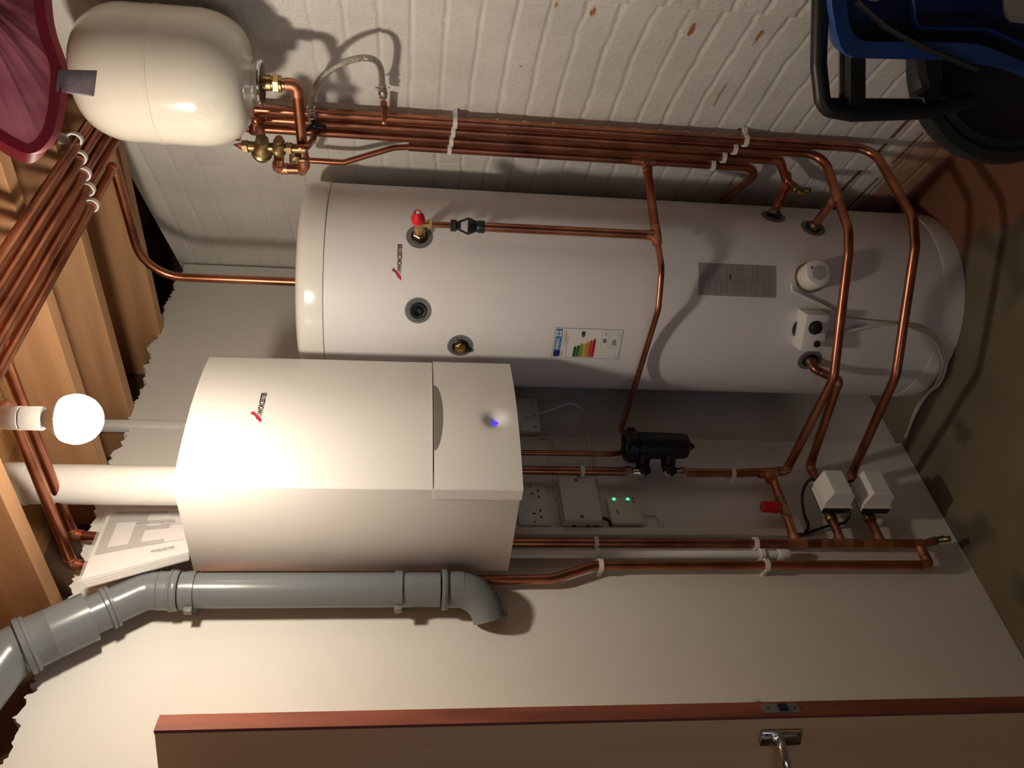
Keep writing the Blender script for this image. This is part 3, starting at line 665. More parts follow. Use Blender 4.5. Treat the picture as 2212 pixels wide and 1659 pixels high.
obj('earth_mark', lathe(BM(), [(0, 0.0036), (0.0004, 0.0036), (0.0004, 0.0026), (0.0002, 0)], mt_@Vector((0.012, 0.021, 0)), nrm, 16), 'ink_soft', imm)
# thermostat box
p = on_cyl(1748, 708); a = th(p); nrm = Vector((math.cos(a), math.sin(a), 0)); tang = Vector((-math.sin(a), math.cos(a), 0))
TB = Matrix([[-(-tang.x), 0, nrm.x, p.x], [-(-tang.y), 0, nrm.y, p.y], [0, 1, 0, p.z], [0, 0, 0, 1]])
# local x: to the right seen from outside, y: up, z: outwards
TBox = obj('thermostat_box', box(q := BM(), (-0.052, -0.026, -0.006), (0.052, 0.040, 0.052), mtx=TB, bev=0.003) and q, 'white_plastic', tank, label='white twin thermostat box with black dials')
obj('dial', lathe(BM(), [(0, 0.019), (0.003, 0.019), (0.004, 0.016), (0.013, 0.0145), (0.014, 0.012), (0.014, 0)], TB@Vector((0.016, 0.010, 0.052)), nrm, 32), 'black_plastic', TBox)
obj('reset_button', lathe(BM(), [(0, 0.0095), (0.002, 0.0095), (0.003, 0.007), (0.008, 0.0065), (0.008, 0)], TB@Vector((-0.030, -0.004, 0.052)), nrm, 24), 'black_plastic', TBox)
obj('side_cover', box(q := BM(), (-0.050, -0.030, 0.0), (0.045, -0.026, 0.035), mtx=TB, bev=0.001) and q, 'cream_plastic', TBox)
obj('cable_gland', lathe(BM(), [(0, 0.010), (0.008, 0.010), (0.012, 0.008)], TB@Vector((-0.025, -0.026, 0.020)), (0, 0, -1), 20), 'black_plastic', TBox)
obj('pocket_seal', lathe(BM(), [(-0.003, 0.032), (0.004, 0.032), (0.005, 0.024)], TB@Vector((-0.004, 0.016, 0.0)), nrm, 36), 'dark_plastic', TBox)

# relief valve
p, nrm, q = PORTV; up = Vector((0, 0, 1))
rv = thing('relief_valve', 'brass relief valve with red cap on the front of the tank', 'valve', p)
TP = hit(1045, 496, (1.885, 1.165, 0), (-0.85, -0.52, 0)); TPx, TPy = 1.885, 1.165
vc = Vector((TPx, TPy, p.z+0.004))
b = BM(); lathe(b, [(0, 0.0145), (0.010, 0.0145), (0.014, 0.012), ((vc-p).length, 0.0125)], p, vc-p, 24); hexnut(b, p+nrm*0.008, nrm, 0.0175, 0.012)
tilt = Vector((nrm.x*0.55+BD.x*(-0.35), nrm.y*0.55+BD.y*(-0.35), 0.10)).normalized(); tilt = (Vector((-0.62, -0.78, 0.08))+Vector((0.35, -0.28, 0))).normalized()
lathe(b, [(-0.012, 0), (-0.010, 0.010), (0.0, 0.0145), (0.006, 0.0150), (0.008, 0.0150), (0.012, 0.0135)], vc, tilt, 28)
obj('body', b, 'brass', rv)
obj('cap', lathe(BM(), [(0.009, 0.0165), (0.013, 0.0180), (0.025, 0.0170), (0.037, 0.0108), (0.041, 0.0098), (0.041, 0.0075), (0.038, 0.006), (0.038, 0)], vc, tilt, 32), 'red_plastic', rv, label='ribbed red plastic cap')
obj('cap_screw', lathe(BM(), [(0.0375, 0.0065), (0.040, 0.0055), (0.040, 0)], vc, tilt, 20), 'chrome', rv)
zo = on_y(0, 0, 1).z*0
b = BM(); cylinder(b, vc, vc-up*0.030, 0.0095, 24); hexnut(b, vc-up*0.024, -up, 0.0145, 0.012)
obj('outlet_nut', b, 'brass', rv)
def tz(px): return hit(px, 498, (TPx, TPy, 0), (-0.85, -0.52, 0)).z
copper_run('discharge_pipe', 'short copper pipe between relief valve and black tundish', [(TPx, TPy, vc.z-0.030), (TPx, TPy, tz(985))], R15)
td = thing('tundish', 'black plastic open tundish on the copper pipe below the relief valve', 'tundish', (TPx, TPy, tz(1046)))
zt, zb_ = tz(973), tz(1046); H_ = zt-zb_
b = BM(); lathe(b, [(0, 0.0155), (0.014, 0.0155), (0.017, 0.011), (0.026, 0.010), (0.026, 0.004)], (TPx, TPy, zt), (0, 0, -1), 8)
obj('inlet', b, 'black_plastic', td, smooth=False)
b = BM(); lathe(b, [(0, 0.0160), (0.016, 0.0160), (0.020, 0.0135), (H_*0.44, 0.0215), (H_*0.48, 0.0215), (H_*0.48, 0.018), (H_*0.3, 0.010)], (TPx, TPy, zb_), (0, 0, 1), 24)
obj('funnel', b, 'black_plastic', td)
for s_ in (-1, 1):
    tx = Vector((0.85, -0.52, 0))*s_*1.0; tx = Vector((0.52, -0.85, 0))*s_
    obj('strut', tube(BM(), [Vector((TPx, TPy, zt-0.020))+tx*0.009, Vector((TPx, TPy, zb_+H_*0.46))+tx*0.0205], 0.0028, 8), 'black_plastic', td)

# ================================================================== COPPER PIPES ON THE BRICK WALL
W = BN*-1
P1 = on_brick(1289, 283); P2 = on_brick(1289, 302); P3 = on_brick(1289, 322); P4 = on_brick(1289, 341)
V = lambda p, z: Vector((p.x, p.y, z))
CZ = 2.300   # ceiling pipe centres
YC = [0.961, 1.005, 1.046, 1.086, 1.128]
def brick_x(y_, off=0.035):   # x of the pipe plane at given y
    t = (y_-B0.y-BN.y*off)/BD.y; return B0.x+BN.x*off+BD.x*t
zP1, zP2 = 0.295, 0.42
ends = [0.62, 0.62, 0.62, 0.62, 0.62]
# 1: outermost
a1, a2, a3, a4 = on_z(1972, 470, 0.295), on_z(1977, 500, 0.295), on_z(1935, 812, 0.295), on_y(1836, 1026, 1.742)
a4.z = 0.257; 
copper_run('copper_pipe', 'outermost copper pipe on the brick wall, running on lowest across the front of the tank', [(-1.398, YC[0], CZ), V(P1, CZ), V(P1, 0.295), a1, on_z(1977, 530, 0.297), a3, a4, Vector((a4.x-0.03, a4.y, 0.257))], bend=0.055, elbows=(6,))
b1 = on_z(1833, 498, 0.43); T2 = V(P2, zP2).lerp(b1, 0.56)
copper_run('copper_pipe', 'second copper pipe from the outside, running across the tank just below its thermostats', [(-1.398, YC[1], CZ), V(P2, CZ), V(P2, zP2), b1, on_z(1833, 545, 0.43), on_z(1801, 815, 0.43), Vector((1.578, 1.742, 0.452)), Vector((1.567, 1.742, 0.60)), on_y(1482, 1021, 1.742)], bend=0.055, elbows=(6,),
           tees=[((1.567, 1.742, 0.513), (0, 0, 1), (-1, 0, 0)), (T2, b1-V(P2, zP2), PORT2[0]-T2)])
d3 = on_brick(1700, 372, 0.05); 
p3a = on_brick(1672, 356); p3b = Vector((p3a.x-0.16, p3a.y-0.02, p3a.z-0.06))
c1 = on_z(1700, 392, 0.478)
copper_run('copper_pipe', 'third copper pipe on the brick wall, turning out to the upper right tank port', [(-1.398, YC[2], CZ), V(P3, CZ), V(P3, 0.528), c1, on_z(1716, 405, 0.474)], bend=0.02, elbows=(2,), tees=[(c1, c1-V(P3, 0.51), PORT1[0]-c1)])
# 4: ends in bend behind the tank
q4 = V(P4, 0.585)
copper_run('copper_pipe', 'innermost copper pipe on the brick wall, bending away behind the tank', [V(P4, 1.560), V(P4, 0.556), Vector((2.222, 1.246, 0.612))], bend=0.045, tees=[(V(P4, 0.900), (0, 0, 1), (-0.9, 0.1, 0))], couplings=[(V(P4, 0.930), (0, 0, 1))])
# top of pipe 4: swan neck to the brass valves
g0 = on_brick(662, 346, 0.075); g1 = on_brick(742, 351, 0.075); g2 = on_brick(850, 319, 0.04)
copper_run('copper_pipe', 'slim cranked copper pipe leaving the brass valves below the white vessel', [g0, g1, g2, V(P4, 1.55)], R15, bend=0.03)
copper_run('copper_pipe', 'fourth ceiling copper pipe passing above the white vessel', [(1.17, YC[3], 2.5), (1.17, YC[3], CZ), V(P4, CZ), V(P4, 2.0)], elbows=(1, 2))
# fifth ceiling pipe and the lone one down to the tank
ex = 2.005
copper_run('copper_pipe', 'bent copper pipe rising from the top of the tank to the ceiling', [(CC.x, CC.y, LIDZ+0.07), (CC.x, CC.y, 2.285), (2.03, YC[4], CZ), (1.14, YC[4], CZ), (1.14, YC[4], 2.5)], bend=0.11, elbows=(2, 3))
b = BM(); hexnut(b, (CC.x, CC.y, LIDZ+0.078), (0, 0, 1), 0.017, 0.012); lathe(b, [(0, 0.0135), (0.010, 0.0135), (0.014, 0.0115)], (CC.x, CC.y, LIDZ+0.088), (0, 0, 1), 20)
tag(obj('compression_nut', b, 'old_brass'), 'brass nut on the pipe at the top of the tank', 'fitting')
# stubs from the ports
for (pp, nn, q_), tgt, lb in ((PORT1, c1, 'short copper pipe into the upper right tank port'), (PORT2, T2, 'short copper pipe into the lower right tank port')):
    t = copper_run('copper_pipe', lb, [tgt, pp+nn*0.002], group='stubs into the tank ports')
    dv = (tgt-pp).normalized(); b = BM(); lathe(b, [(0, 0.0155), (0.016, 0.0155), (0.022, 0.0125)], pp+dv*0.002, dv, 20); hexnut(b, pp+dv*0.004, dv, 0.018, 0.012); obj('nut', b, 'old_brass', t)
pp, nn, q_ = PORT3
s1 = pp+nn*0.040; s2 = on_z(1812, 822, 0.385); s3 = Vector((1.600, 1.742, 0.372)); 
t = copper_run('copper_pipe', 'copper pipe from the left tank port to the upper zone valve', [pp+nn*0.002, s1, on_z(1778, 806, 0.395), s2, s3, Vector((1.57, 1.742, 0.372)), Vector((1.50, 1.742, 0.371))], elbows=(3, 4), bend=0.025)
b = BM(); lathe(b, [(0, 0.0155), (0.012, 0.0155), (0.018, 0.0125)], pp, nn, 20); obj('nut', b, 'old_brass', t)
# drain cock on the brick side
def drain_cock(o, d, spout, label):
    t = thing('drain_cock', label, 'drain cock', o); o = Vector(o); d = Vector(d).normalized(); spout = Vector(spout).normalized()
    b = BM(); lathe(b, [(-0.012, 0.0105), (0.0, 0.0115), (0.018, 0.0115), (0.020, 0.009), (0.040, 0.009), (0.042, 0.0065)], o, d, 20); obj('body', b, 'old_brass', t)
    b = BM(); c = o+d*0.018; lathe(b, [(0, 0.0065), (0.016, 0.0065), (0.018, 0.0085), (0.030, 0.0080), (0.031, 0.0085), (0.036, 0.0070), (0.036, 0.005), (0.02, 0.005)], c, spout, 20); obj('hose_spout', b, 'old_brass', t)
    b = BM(); box(b, (-0.0035, -0.0035, 0.040), (0.0035, 0.0035, 0.052), mtx=basis(o, d), bev=0.0005); obj('square_spindle', b, 'brass', t)
    return t
c2 = on_z(1716, 405, 0.474)
drain_cock(c2, c2-c1, (-0.25, -0.15, -1), 'brass drain cock beside the tank at the brick wall')

# ---- clips on the brick wall
for k, (px, pl_) in enumerate(((979, P1), (977, P2), (975, P3), (973, P4))):
    z_ = on_brick(px, 300).z
    clip(V(pl_, z_), (0, 0, 1), -BN, R22 if k < 3 else R22, 0.035, ['outermost white clip of the upper row on the brick wall', 'second white clip from outside in the upper row on the brick wall', 'third white clip from outside in the upper row on the brick wall', 'innermost white clip of the upper row on the brick wall'][k], 'pipe clips on the brick wall')
for k, (px, pl_) in enumerate(((1592, P1), (1580, P2), (1568, P3), (1555, P4))):
    z_ = on_brick(px, 330).z
    clip(V(pl_, z_), (0, 0, 1), -BN, R22, 0.035, ['lowest and outermost white clip of the stepped row on the brick wall', 'second lowest white clip of the stepped row on the brick wall', 'second highest white clip of the stepped row on the brick wall', 'highest and innermost white clip of the stepped row on the brick wall'][k], 'pipe clips on the brick wall')
nm_ = ['first', 'second', 'third', 'fourth', 'fifth']
for k in range(5):
    clip((1.838, YC[k], CZ), (1, 0, 0), (0, 0, 1), R22, 0.035, ['ceiling pipe clip nearest the camera, by the pink fabric', 'second ceiling pipe clip counted from the pink fabric', 'middle one of the five ceiling pipe clips', 'fourth ceiling pipe clip counted from the pink fabric', 'last of the ceiling pipe clips, farthest from the pink fabric'][k], 'pipe clips under the joist')
# handwriting on the pipes (stacked upright letters)
def pipe_writing(P, s, px):
    z_ = on_brick(px, 300).z; dr_ = Vector((-P.x, -P.y, 0)).normalized(); sd = Vector((-dr_.y, dr_.x, 0)) ; 
    par = bpy.data.objects.get('x')
    Vs, Fs = [], []
    for k, ch in enumerate(s):
        if ch == ' ': continue
        Vt, Ft = text_verts(ch, 0.013, align='CENTER'); o_ = len(Vs)
        for v in Vt:
            a_ = v.x/R22; dirv = dr_*math.cos(a_)+sd*math.sin(a_); q = V(P, z_-k*0.0125+v.y)+dirv*(R22+0.0003+v.z*0.2); Vs.append(tuple(q))
        Fs += [tuple(i+o_ for i in f) for f in Ft]
    return Vs, Fs
roots = [o for o in COL.objects if o.name.startswith('copper_pipe') and o.parent is None]
for r_, P_, s in ((roots[0], P1, 'HTG F'), (roots[1], P2, 'HWR'), (roots[2], P3, 'CWS')):
    Vs, Fs = pipe_writing(P_, s, 1100); obj('handwriting', (Vs, Fs), 'ink', r_, smooth=False, label='black handwritten letters')

# ---- discharge run crossing the tank
zD = 0.905
dA = V(P4, 0.900); dB = Vector((TPx, TPy, zD)); dC = on_z(1430, 578, zD); dD = on_z(1422, 668, zD-0.002); dE = Vector((1.722, 1.735, 0.918))
t = copper_run('copper_pipe', 'copper pipe from the brick wall to the tee in front of the tank', [dA, dB], R22, couplings=[(dA+(dB-dA).normalized()*0.03, dB-dA)], tees=[(dB, dB-dA, (0, 0, 1))])
copper_run('discharge_pipe', 'long upright copper pipe between tundish and tee in front of the tank', [(TPx, TPy, zb_+0.01), (TPx, TPy, zD)], R22)
copper_run('discharge_pipe', 'slim copper pipe bowing across the tank from the tee to the black filter', [dB, dB+(dC-dB)*0.35, dC, dD, dE, Vector((1.700, 1.742, 0.900)), Vector((1.640, 1.742, 0.925)), Vector((1.634, 1.742, 0.96)), Vector((1.634, 1.742, 1.30))], R15, bend=0.06, elbows=(4,), couplings=[(dB+(dC-dB).normalized()*0.025, dC-dB)])

# ================================================================== EXPANSION VESSEL
VX_, VY_ = 2.0*math.cos(math.radians(23.54)), 2.0*math.sin(math.radians(23.54)); VR = 0.1415
zv = lambda px, py: hit(px, py, (VX_, VY_, 0), (-math.cos(math.radians(23.54)), -math.sin(math.radians(23.54)), 0)).z
vz0, vz1 = zv(553, 175), zv(166, 160)
print('VESSEL', vz0, vz1)
ev = thing('expansion_vessel', 'fat white expansion vessel hanging on the brick wall', 'expansion vessel', (VX_, VY_, vz0))
mid = vz0+0.018+(vz1-vz0-0.018)*0.50
prof = [(vz0+0.004, 0.045), (vz0+0.012, 0.060)]
L0 = vz0+0.012
for k in range(1, 13):
    a_ = k/12*PI/2; prof.append((L0+0.105*(1-math.cos(a_)), 0.060+(VR-0.060)*math.sin(a_)**0.85))
prof += [(mid-0.004, VR), (mid-0.003, VR+0.0012), (mid+0.003, VR+0.0012), (mid+0.004, VR)]
for k in range(0, 15):
    a_ = k/14*PI/2; prof.append((vz1-0.115+0.115*math.sin(a_), 0.0+VR*math.cos(a_)**0.62 if k < 14 else 0.0))
obj('shell', lathe(BM(), prof, (VX_, VY_, 0), (0, 0, 1), 96), 'vessel_white', ev)
obj('flange', lathe(BM(), [(0, 0.030), (0, 0.046), (0.002, 0.050), (0.005, 0.051), (0.008, 0.049), (0.014, 0.047), (0.024, 0.046)], (VX_, VY_, vz0-0.014), (0, 0, 1), 48), 'chrome', ev, label='shiny steel flange under the vessel')
obj('flange_plate', lathe(BM(), [(0.001, 0), (0.001, 0.040), (0.004, 0.042)], (VX_, VY_, vz0-0.016), (0, 0, 1), 40), 'dark_plastic', ev)
sp = obj('wall_bracket', box(q := BM(), (-0.02, -0.06, 0), (0.02, 0.06, 0.003), mtx=basis(Vector((VX_, VY_, 2.06))+(-BN)*(VR-0.002), -BN)) and q, 'chrome', ev)
b = BM(); zc = vz0-0.014
lathe(b, [(0, 0.017), (0.018, 0.017), (0.019, 0.014), (0.030, 0.014)], (VX_, VY_, zc), (0, 0, -1), 28); hexnut(b, (VX_, VY_, zc-0.022), (0, 0, -1), 0.0205, 0.014); lathe(b, [(0.036, 0.0175), (0.040, 0.0175), (0.042, 0.0125), (0.046, 0.0125)], (VX_, VY_, zc), (0, 0, -1), 24)
obj('brass_union', b, 'brass', ev)
zE = zv(641, 186)
e1 = Vector((VX_, VY_, zE)); e2 = on_z(658, 352, zE-0.002); e3 = e2+Vector((0, 0, 0.0))
# multi-block valve body below the vessel
vb = on_brick(575, 318, 0.085)      # left valve
vb2 = on_brick(610, 330, 0.085)     # right valve
e2 = on_z(657, 358, zE); off_b = (e2-B0).dot(BN)
e4 = Vector((e2.x, e2.y, on_brick(612, 360, off_b).z))
r_ = copper_run('copper_pipe', 'copper pipe from the brass nut under the vessel round to the brass valves', [(VX_, VY_, zc-0.040), e1, e2, on_brick(657, 366, off_b)+Vector((0, 0, 0.006)), on_brick(600, 364, off_b), on_brick(603, 338, off_b)], elbows=(1, 2, 4), bend=0.015)
def vpt(px, py, off=None): return on_brick(px, py, off_b if off is None else off)
prv = thing('pressure_reducing_valve', 'old brass pressure reducing valve with grey cap under the vessel', 'valve', vpt(575, 330))
c = vpt(566, 318); side = (vpt(566, 345)-c).normalized(); upv = Vector((0, 0, 1)); 
b = BM(); lathe(b, [(-0.030, 0.0145), (-0.010, 0.0155), (-0.004, 0.020), (0.008, 0.0240), (0.010, 0.0215), (0.014, 0.0245), (0.017, 0.0215), (0.020, 0.0240), (0.026, 0.0235), (0.038, 0.018), (0.042, 0.014)], c, side, 32)
cylinder(b, vpt(528, 316), vpt(660, 322), 0.0105, 24)
hexnut(b, vpt(524, 316), vpt(534, 316)-vpt(524, 316), 0.0150, 0.014); lathe(b, [(-0.016, 0.010), (-0.004, 0.0125), (0.010, 0.0105)], vpt(547, 317), (0, 0, -1), 24)
hexnut(b, vpt(618, 320), Vector((0, 0, -1)), 0.0150, 0.014); obj('body', b, 'old_brass', prv)
obj('cap', lathe(BM(), [(0.038, 0.0135), (0.047, 0.0135), (0.050, 0.011), (0.050, 0)], c, side, 28), 'grey_plastic', prv, label='grey plastic cap')
obj('bare_pipe_end', lathe(BM(), [(0, 0.0078), (0.006, 0.0075), (0.022, 0.0)], vpt(524, 316), Vector((0.15, -0.1, 1)), 16), 'copper_fitting', prv)
rv2 = thing('check_valve', 'old brass check and relief valve body joined to the copper elbow', 'valve', vpt(605, 330))
c = vpt(603, 300); b = BM(); lathe(b, [(0.0, 0.0095), (0.010, 0.0095), (0.012, 0.0130), (0.030, 0.0150), (0.034, 0.0175), (0.038, 0.0155), (0.042, 0.0175), (0.046, 0.0155), (0.052, 0.0160)], c, side, 28); obj('body', b, 'old_brass', rv2)
b = BM(); cylinder(b, vpt(632, 322), vpt(632, 350), 0.0075, 20); hexnut(b, vpt(632, 338), vpt(650, 341)-vpt(632, 338), 0.0100, 0.016); lathe(b, [(0, 0.008), (0.02, 0.008)], vpt(640, 344), (0, 0, -1), 20); obj('outlet', b, 'old_brass', rv2)
cylinder(b := BM(), vpt(636, 345), g0, 0.0078, 16); obj('tail', b, 'brass', rv2)
copper_run('copper_pipe', 'bent copper pipe dropping from behind the vessel into the brass valve', [V(P3, 1.96)+BN*0.01, vpt(550, 250, 0.05), vpt(560, 275, 0.06), vpt(566, 312)], R22, bend=0.02, elbows=(2,))
copper_run('copper_pipe', 'short copper elbow joining the brass valves to the bunch of wall pipes', [vpt(634, 321), vpt(662, 318), on_brick(676, 303, 0.07), on_brick(678, 288, 0.045), V(P3, on_brick(700, 296).z)], R15, bend=0.012, elbows=(2,))
# ================================================================== BRAIDED HOSE
hp = [on_brick(x, y, o) for x, y, o in ((672, 236, 0.060), (672, 215, 0.072), (680, 190, 0.085), (700, 162, 0.095), (730, 141, 0.098), (765, 128, 0.095), (795, 125, 0.088), (815, 134, 0.078), (824, 155, 0.066), (826, 185, 0.052))]
hose = thing('braided_hose', 'looping braided steel filling hose below the white vessel', 'hose', hp[-1])
obj('hose', tube(BM(), spline(hp, 8), 0.0072, 18), 'steel_braid', hose)
for p_, d_ in ((hp[0], hp[0]-hp[1]), (hp[-1], hp[-1]-hp[-2])):
    b = BM(); lathe(b, [(-0.014, 0.0085), (-0.012, 0.0092), (0, 0.0092), (0.001, 0.0085)], p_, d_, 24); hexnut(b, p_+d_.normalized()*0.001, d_, 0.0118, 0.011); obj('end_nut', b, 'chrome', hose)
def ball_valve(name, label, o, d, m_='chrome', lever=None):
    t = thing(name, label, 'valve', o); o = Vector(o); d = Vector(d).normalized()
    b = BM(); lathe(b, [(0, 0.008), (0.008, 0.0082), (0.010, 0.0105), (0.018, 0.0122), (0.026, 0.0105), (0.028, 0.0085), (0.038, 0.0085)], o, d, 24); hexnut(b, o+d*0.030, d, 0.0112, 0.008); obj('body', b, m_, t)
    return t
vA = on_brick(672, 245, 0.058); 
t = ball_valve('filling_valve', 'chromed filling valve with black wing lever at the left end of the hose', vA, on_brick(678, 290, 0.045)-vA)
b = BM(); lc = on_brick(680, 272, 0.075); l1 = on_brick(662, 281, 0.078); l2 = on_brick(703, 274, 0.078)
tube(b, [l1, on_brick(671, 273, 0.08), lc, on_brick(690, 270, 0.08), l2], 0.005, 10, flat_=(0.0062, 0.0038)); lathe(b, [(-0.012, 0.008), (0.006, 0.008), (0.008, 0.006)], lc, BN, 20)
obj('lever', b, 'black_plastic', t)
obj('check_nib', cylinder(BM(), vA+BD*0.01, vA-BD*0.022+Vector((0, 0, 0.006)), 0.0035, 12), 'chrome', t)
vB = on_brick(827, 190, 0.050); 
t = ball_valve('filling_valve', 'chromed isolating valve at the right end of the hose', vB, on_brick(830, 235, 0.042)-vB)
obj('spindle', cylinder(BM(), vB+Vector((0, 0, 0.018)), vB+Vector((0, 0, -0.002)), 0.0035, 12), 'chrome', t)
copper_run('copper_pipe', 'short copper pipe joining the hose valve to the outermost wall pipe', [on_brick(829, 222, 0.045), on_brick(831, 262, 0.037)], R15*1.05, couplings=[(on_brick(830, 258, 0.037), (0, 0.9, 0.05))])

# ================================================================== COPPER ON THE PLASTER WALL
PYW = 1.755
mx_ = on_y(1280, 1175, PYW).x; zc_t = CZ
copper_run('copper_pipe', 'inner one of two copper pipes dropping from the ceiling behind the papers', [(1.356, 0.90, 2.49), (1.356, 0.90, 2.345), (1.350, PYW, 2.345), (1.338, PYW, 2.25), (1.330, PYW, 1.6), (1.329, PYW, 1.1), (1.329, PYW, 0.135)], elbows=(1, 2), bend=0.2,
           tees=[((1.329, PYW, 0.500), (0, 0, 1), (1, 0, 0)), ((1.329, PYW, 0.371), (0, 0, 1), (1, 0, 0)), ((1.329, PYW, 0.257), (0, 0, 1), (1, 0, 0))], couplings=[((1.329, PYW, 0.42), (0, 0, 1)), ((1.329, PYW, 0.30), (0, 0, 1)), ((1.329, PYW, 0.15), (0, 0, 1))])
xa = on_y(1400, 1221, PYW).x; xt = on_y(1200, 1251, PYW).x
copper_run('copper_pipe', 'outermost left copper pipe, swept sideways under the boiler and down to the floor', [(0.95, on_z(18, 872, 2.322).y, 2.5), (0.95, on_z(18, 872, 2.322).y, 2.322), on_z(18, 872, 2.322), (1.264, PYW, 2.322), (1.228, PYW, 2.14), (1.213, PYW, 1.6), (xt, PYW, on_y(1190, 1252, PYW).z), on_y(1283, 1222, PYW), (xa, PYW, 0.9), (xa, PYW, 0.150), (1.318, PYW, 0.150)], elbows=(1, 2, 3, 9), bend=0.10,
           couplings=[((1.300, PYW, 0.150), (1, 0, 0))])
# branches between manifold and riser
def branch(z_, lb, gap):
    return copper_run('copper_pipe', lb, [(1.567, 1.745, z_), (1.329, PYW, z_)], group='short pipes between the risers')
branch(0.500, 'copper branch pipe with the red capped valve', None); branch(0.257, 'lowest copper branch pipe with the lower zone valve', None)
copper_run('copper_pipe', 'middle copper branch pipe with the upper zone valve', [(1.50, 1.742, 0.371), (1.329, PYW, 0.371)], group='short pipes between the risers')
copper_run('copper_pipe', 'copper pipe between the boiler and the black filter', [(1.567, 1.742, 1.30), on_y(1352, 1019, 1.742)])
drain_cock((1.335, PYW, 0.112), (0.12, -0.28, -1), (-0.3, -0.6, -0.6), 'copper drain cock at the foot of the wall pipes')
copper_run('copper_pipe', 'bent tail pipe above the floor drain cock', [(1.329, PYW, 0.135), (1.329, PYW, 0.122), (1.335, PYW-0.006, 0.108)], R15, bend=0.01)
for px, py, x_, w_, lb in ((1254, 1018, 1.567, PYW, 'white clip on the pipe between boiler and filter'), (1577, 1022, 1.567, PYW, 'white clip on the pipe below the black filter'), (1287, 1175, 1.329, PYW, 'upper white clip on the left riser pipe'), (1632, 1175, 1.329, PYW, 'lower white clip on the left riser pipe'),
                       (1297, 1221, xa, PYW, 'upper white clip on the outermost left pipe'), (1655, 1221, xa, PYW, 'lower white clip on the outermost left pipe')):
    clip((x_, 1.742 if x_ > 1.5 else PYW, on_y(px, py, PYW).z), (0, 0, 1), (0, 1, 0), R22, 0.035, lb, 'pipe clips on the plaster wall')
# white overflow pipe
xo = on_y(1500, 1197, 1.762).x
wp = thing('overflow_pipe', 'white plastic overflow pipe between the two left copper pipes', 'pipe', (xo, 1.762, on_y(1705, 1197, 1.762).z))
ze = on_y(1704, 1197, 1.762).z
obj('pipe', cylinder(BM(), (xo, 1.762, ze+0.01), (xo, 1.762, 1.30), 0.0108, 24), 'pvc_white', wp)
b = BM(); cylinder(b, (xo, 1.762, ze), (xo, 1.762, ze+0.032), 0.0135, 24, bev=0.0015); cylinder(b, (xo, 1.762, ze+0.014), (xo+0.004, 1.7885, ze+0.014), 0.012, 20); obj('elbow', b, 'pvc_white', wp)
for px, lb in ((1289, 'upper white clip on the white overflow pipe'), (1645, 'lower white clip on the white overflow pipe')):
    clip((xo, 1.762, on_y(px, 1197, 1.762).z), (0, 0, 1), (0, 1, 0), 0.0108, 0.028, lb, 'pipe clips on the plaster wall')
# mini trunking with black cables
ztr = on_y(1700, 1154, 1.78).z
o = obj('cable_trunking', box(q := BM(), (1.372, 1.775, ztr), (1.397, 1.7898, 1.30), bev=0.0015) and q, 'pvc_white'); tag(o, 'long white mini trunking below the boiler', 'trunking')

# ================================================================== MAGNETIC FILTER
mf = thing('magnetic_filter', 'black magnetic system filter on the pipe under the boiler', 'filter', (1.62, 1.70, 0.72))
fy = 1.694; fx = on_y(1420, 963, fy).x; fz1 = on_y(1347, 960, fy).z; fz0 = on_y(1490, 963, fy).z; fr = 0.039
obj('canister', lathe(BM(), [(0, 0.012), (0.004, 0.020), (0.012, fr*0.86), (0.022, fr*0.93), (fz1-fz0-0.040, fr), (fz1-fz0-0.038, fr*1.0)], (fx, fy, fz0), (0, 0, 1), 48), 'black_plastic', mf)
b = BM(); lathe(b, [(0, fr*1.02), (0.002, fr*1.18), (0.026, fr*1.18), (0.032, fr*1.05), (0.032, fr*0.9)], (fx, fy, fz1-0.034), (0, 0, 1), 48)
for k in range(8): box(b, (fr*1.12, -0.006, 0.004), (fr*1.28, 0.006, 0.024), mtx=Matrix.Translation((fx, fy, fz1-0.034)) @ Matrix.Rotation(k*PI/4, 4, 'Z'), bev=0.001)
obj('screw_ring', b, 'black_plastic', mf)
obj('label_ring', lathe(BM(), [(0, fr*0.86), (0.001, fr*0.86), (0.001, fr*0.78), (0, fr*0.78)], (fx, fy, fz1-0.001), (0, 0, 1), 40), 'brass', mf, label='thin gold ring on the filter top')
obj('top_cap', lathe(BM(), [(-0.002, fr*0.9), (0.000, fr*0.88), (0.001, fr*0.5), (0.004, 0.010), (0.006, 0)], (fx, fy, fz1-0.002), (0, 0, 1), 40), 'black_plastic', mf)
obj('air_vent', lathe(BM(), [(0, 0.006), (0.006, 0.006), (0.007, 0.004), (0.007, 0)], (fx+0.002, fy, fz1+0.001), (0, 0, 1), 6), 'chrome', mf)
obj('drain_screw', lathe(BM(), [(0, 0.011), (0.010, 0.010), (0.011, 0.006), (0.016, 0.005), (0.016, 0)], (fx, fy, fz0+0.004), (0, 0, -1), 8), 'black_plastic', mf)
px0 = 1.567
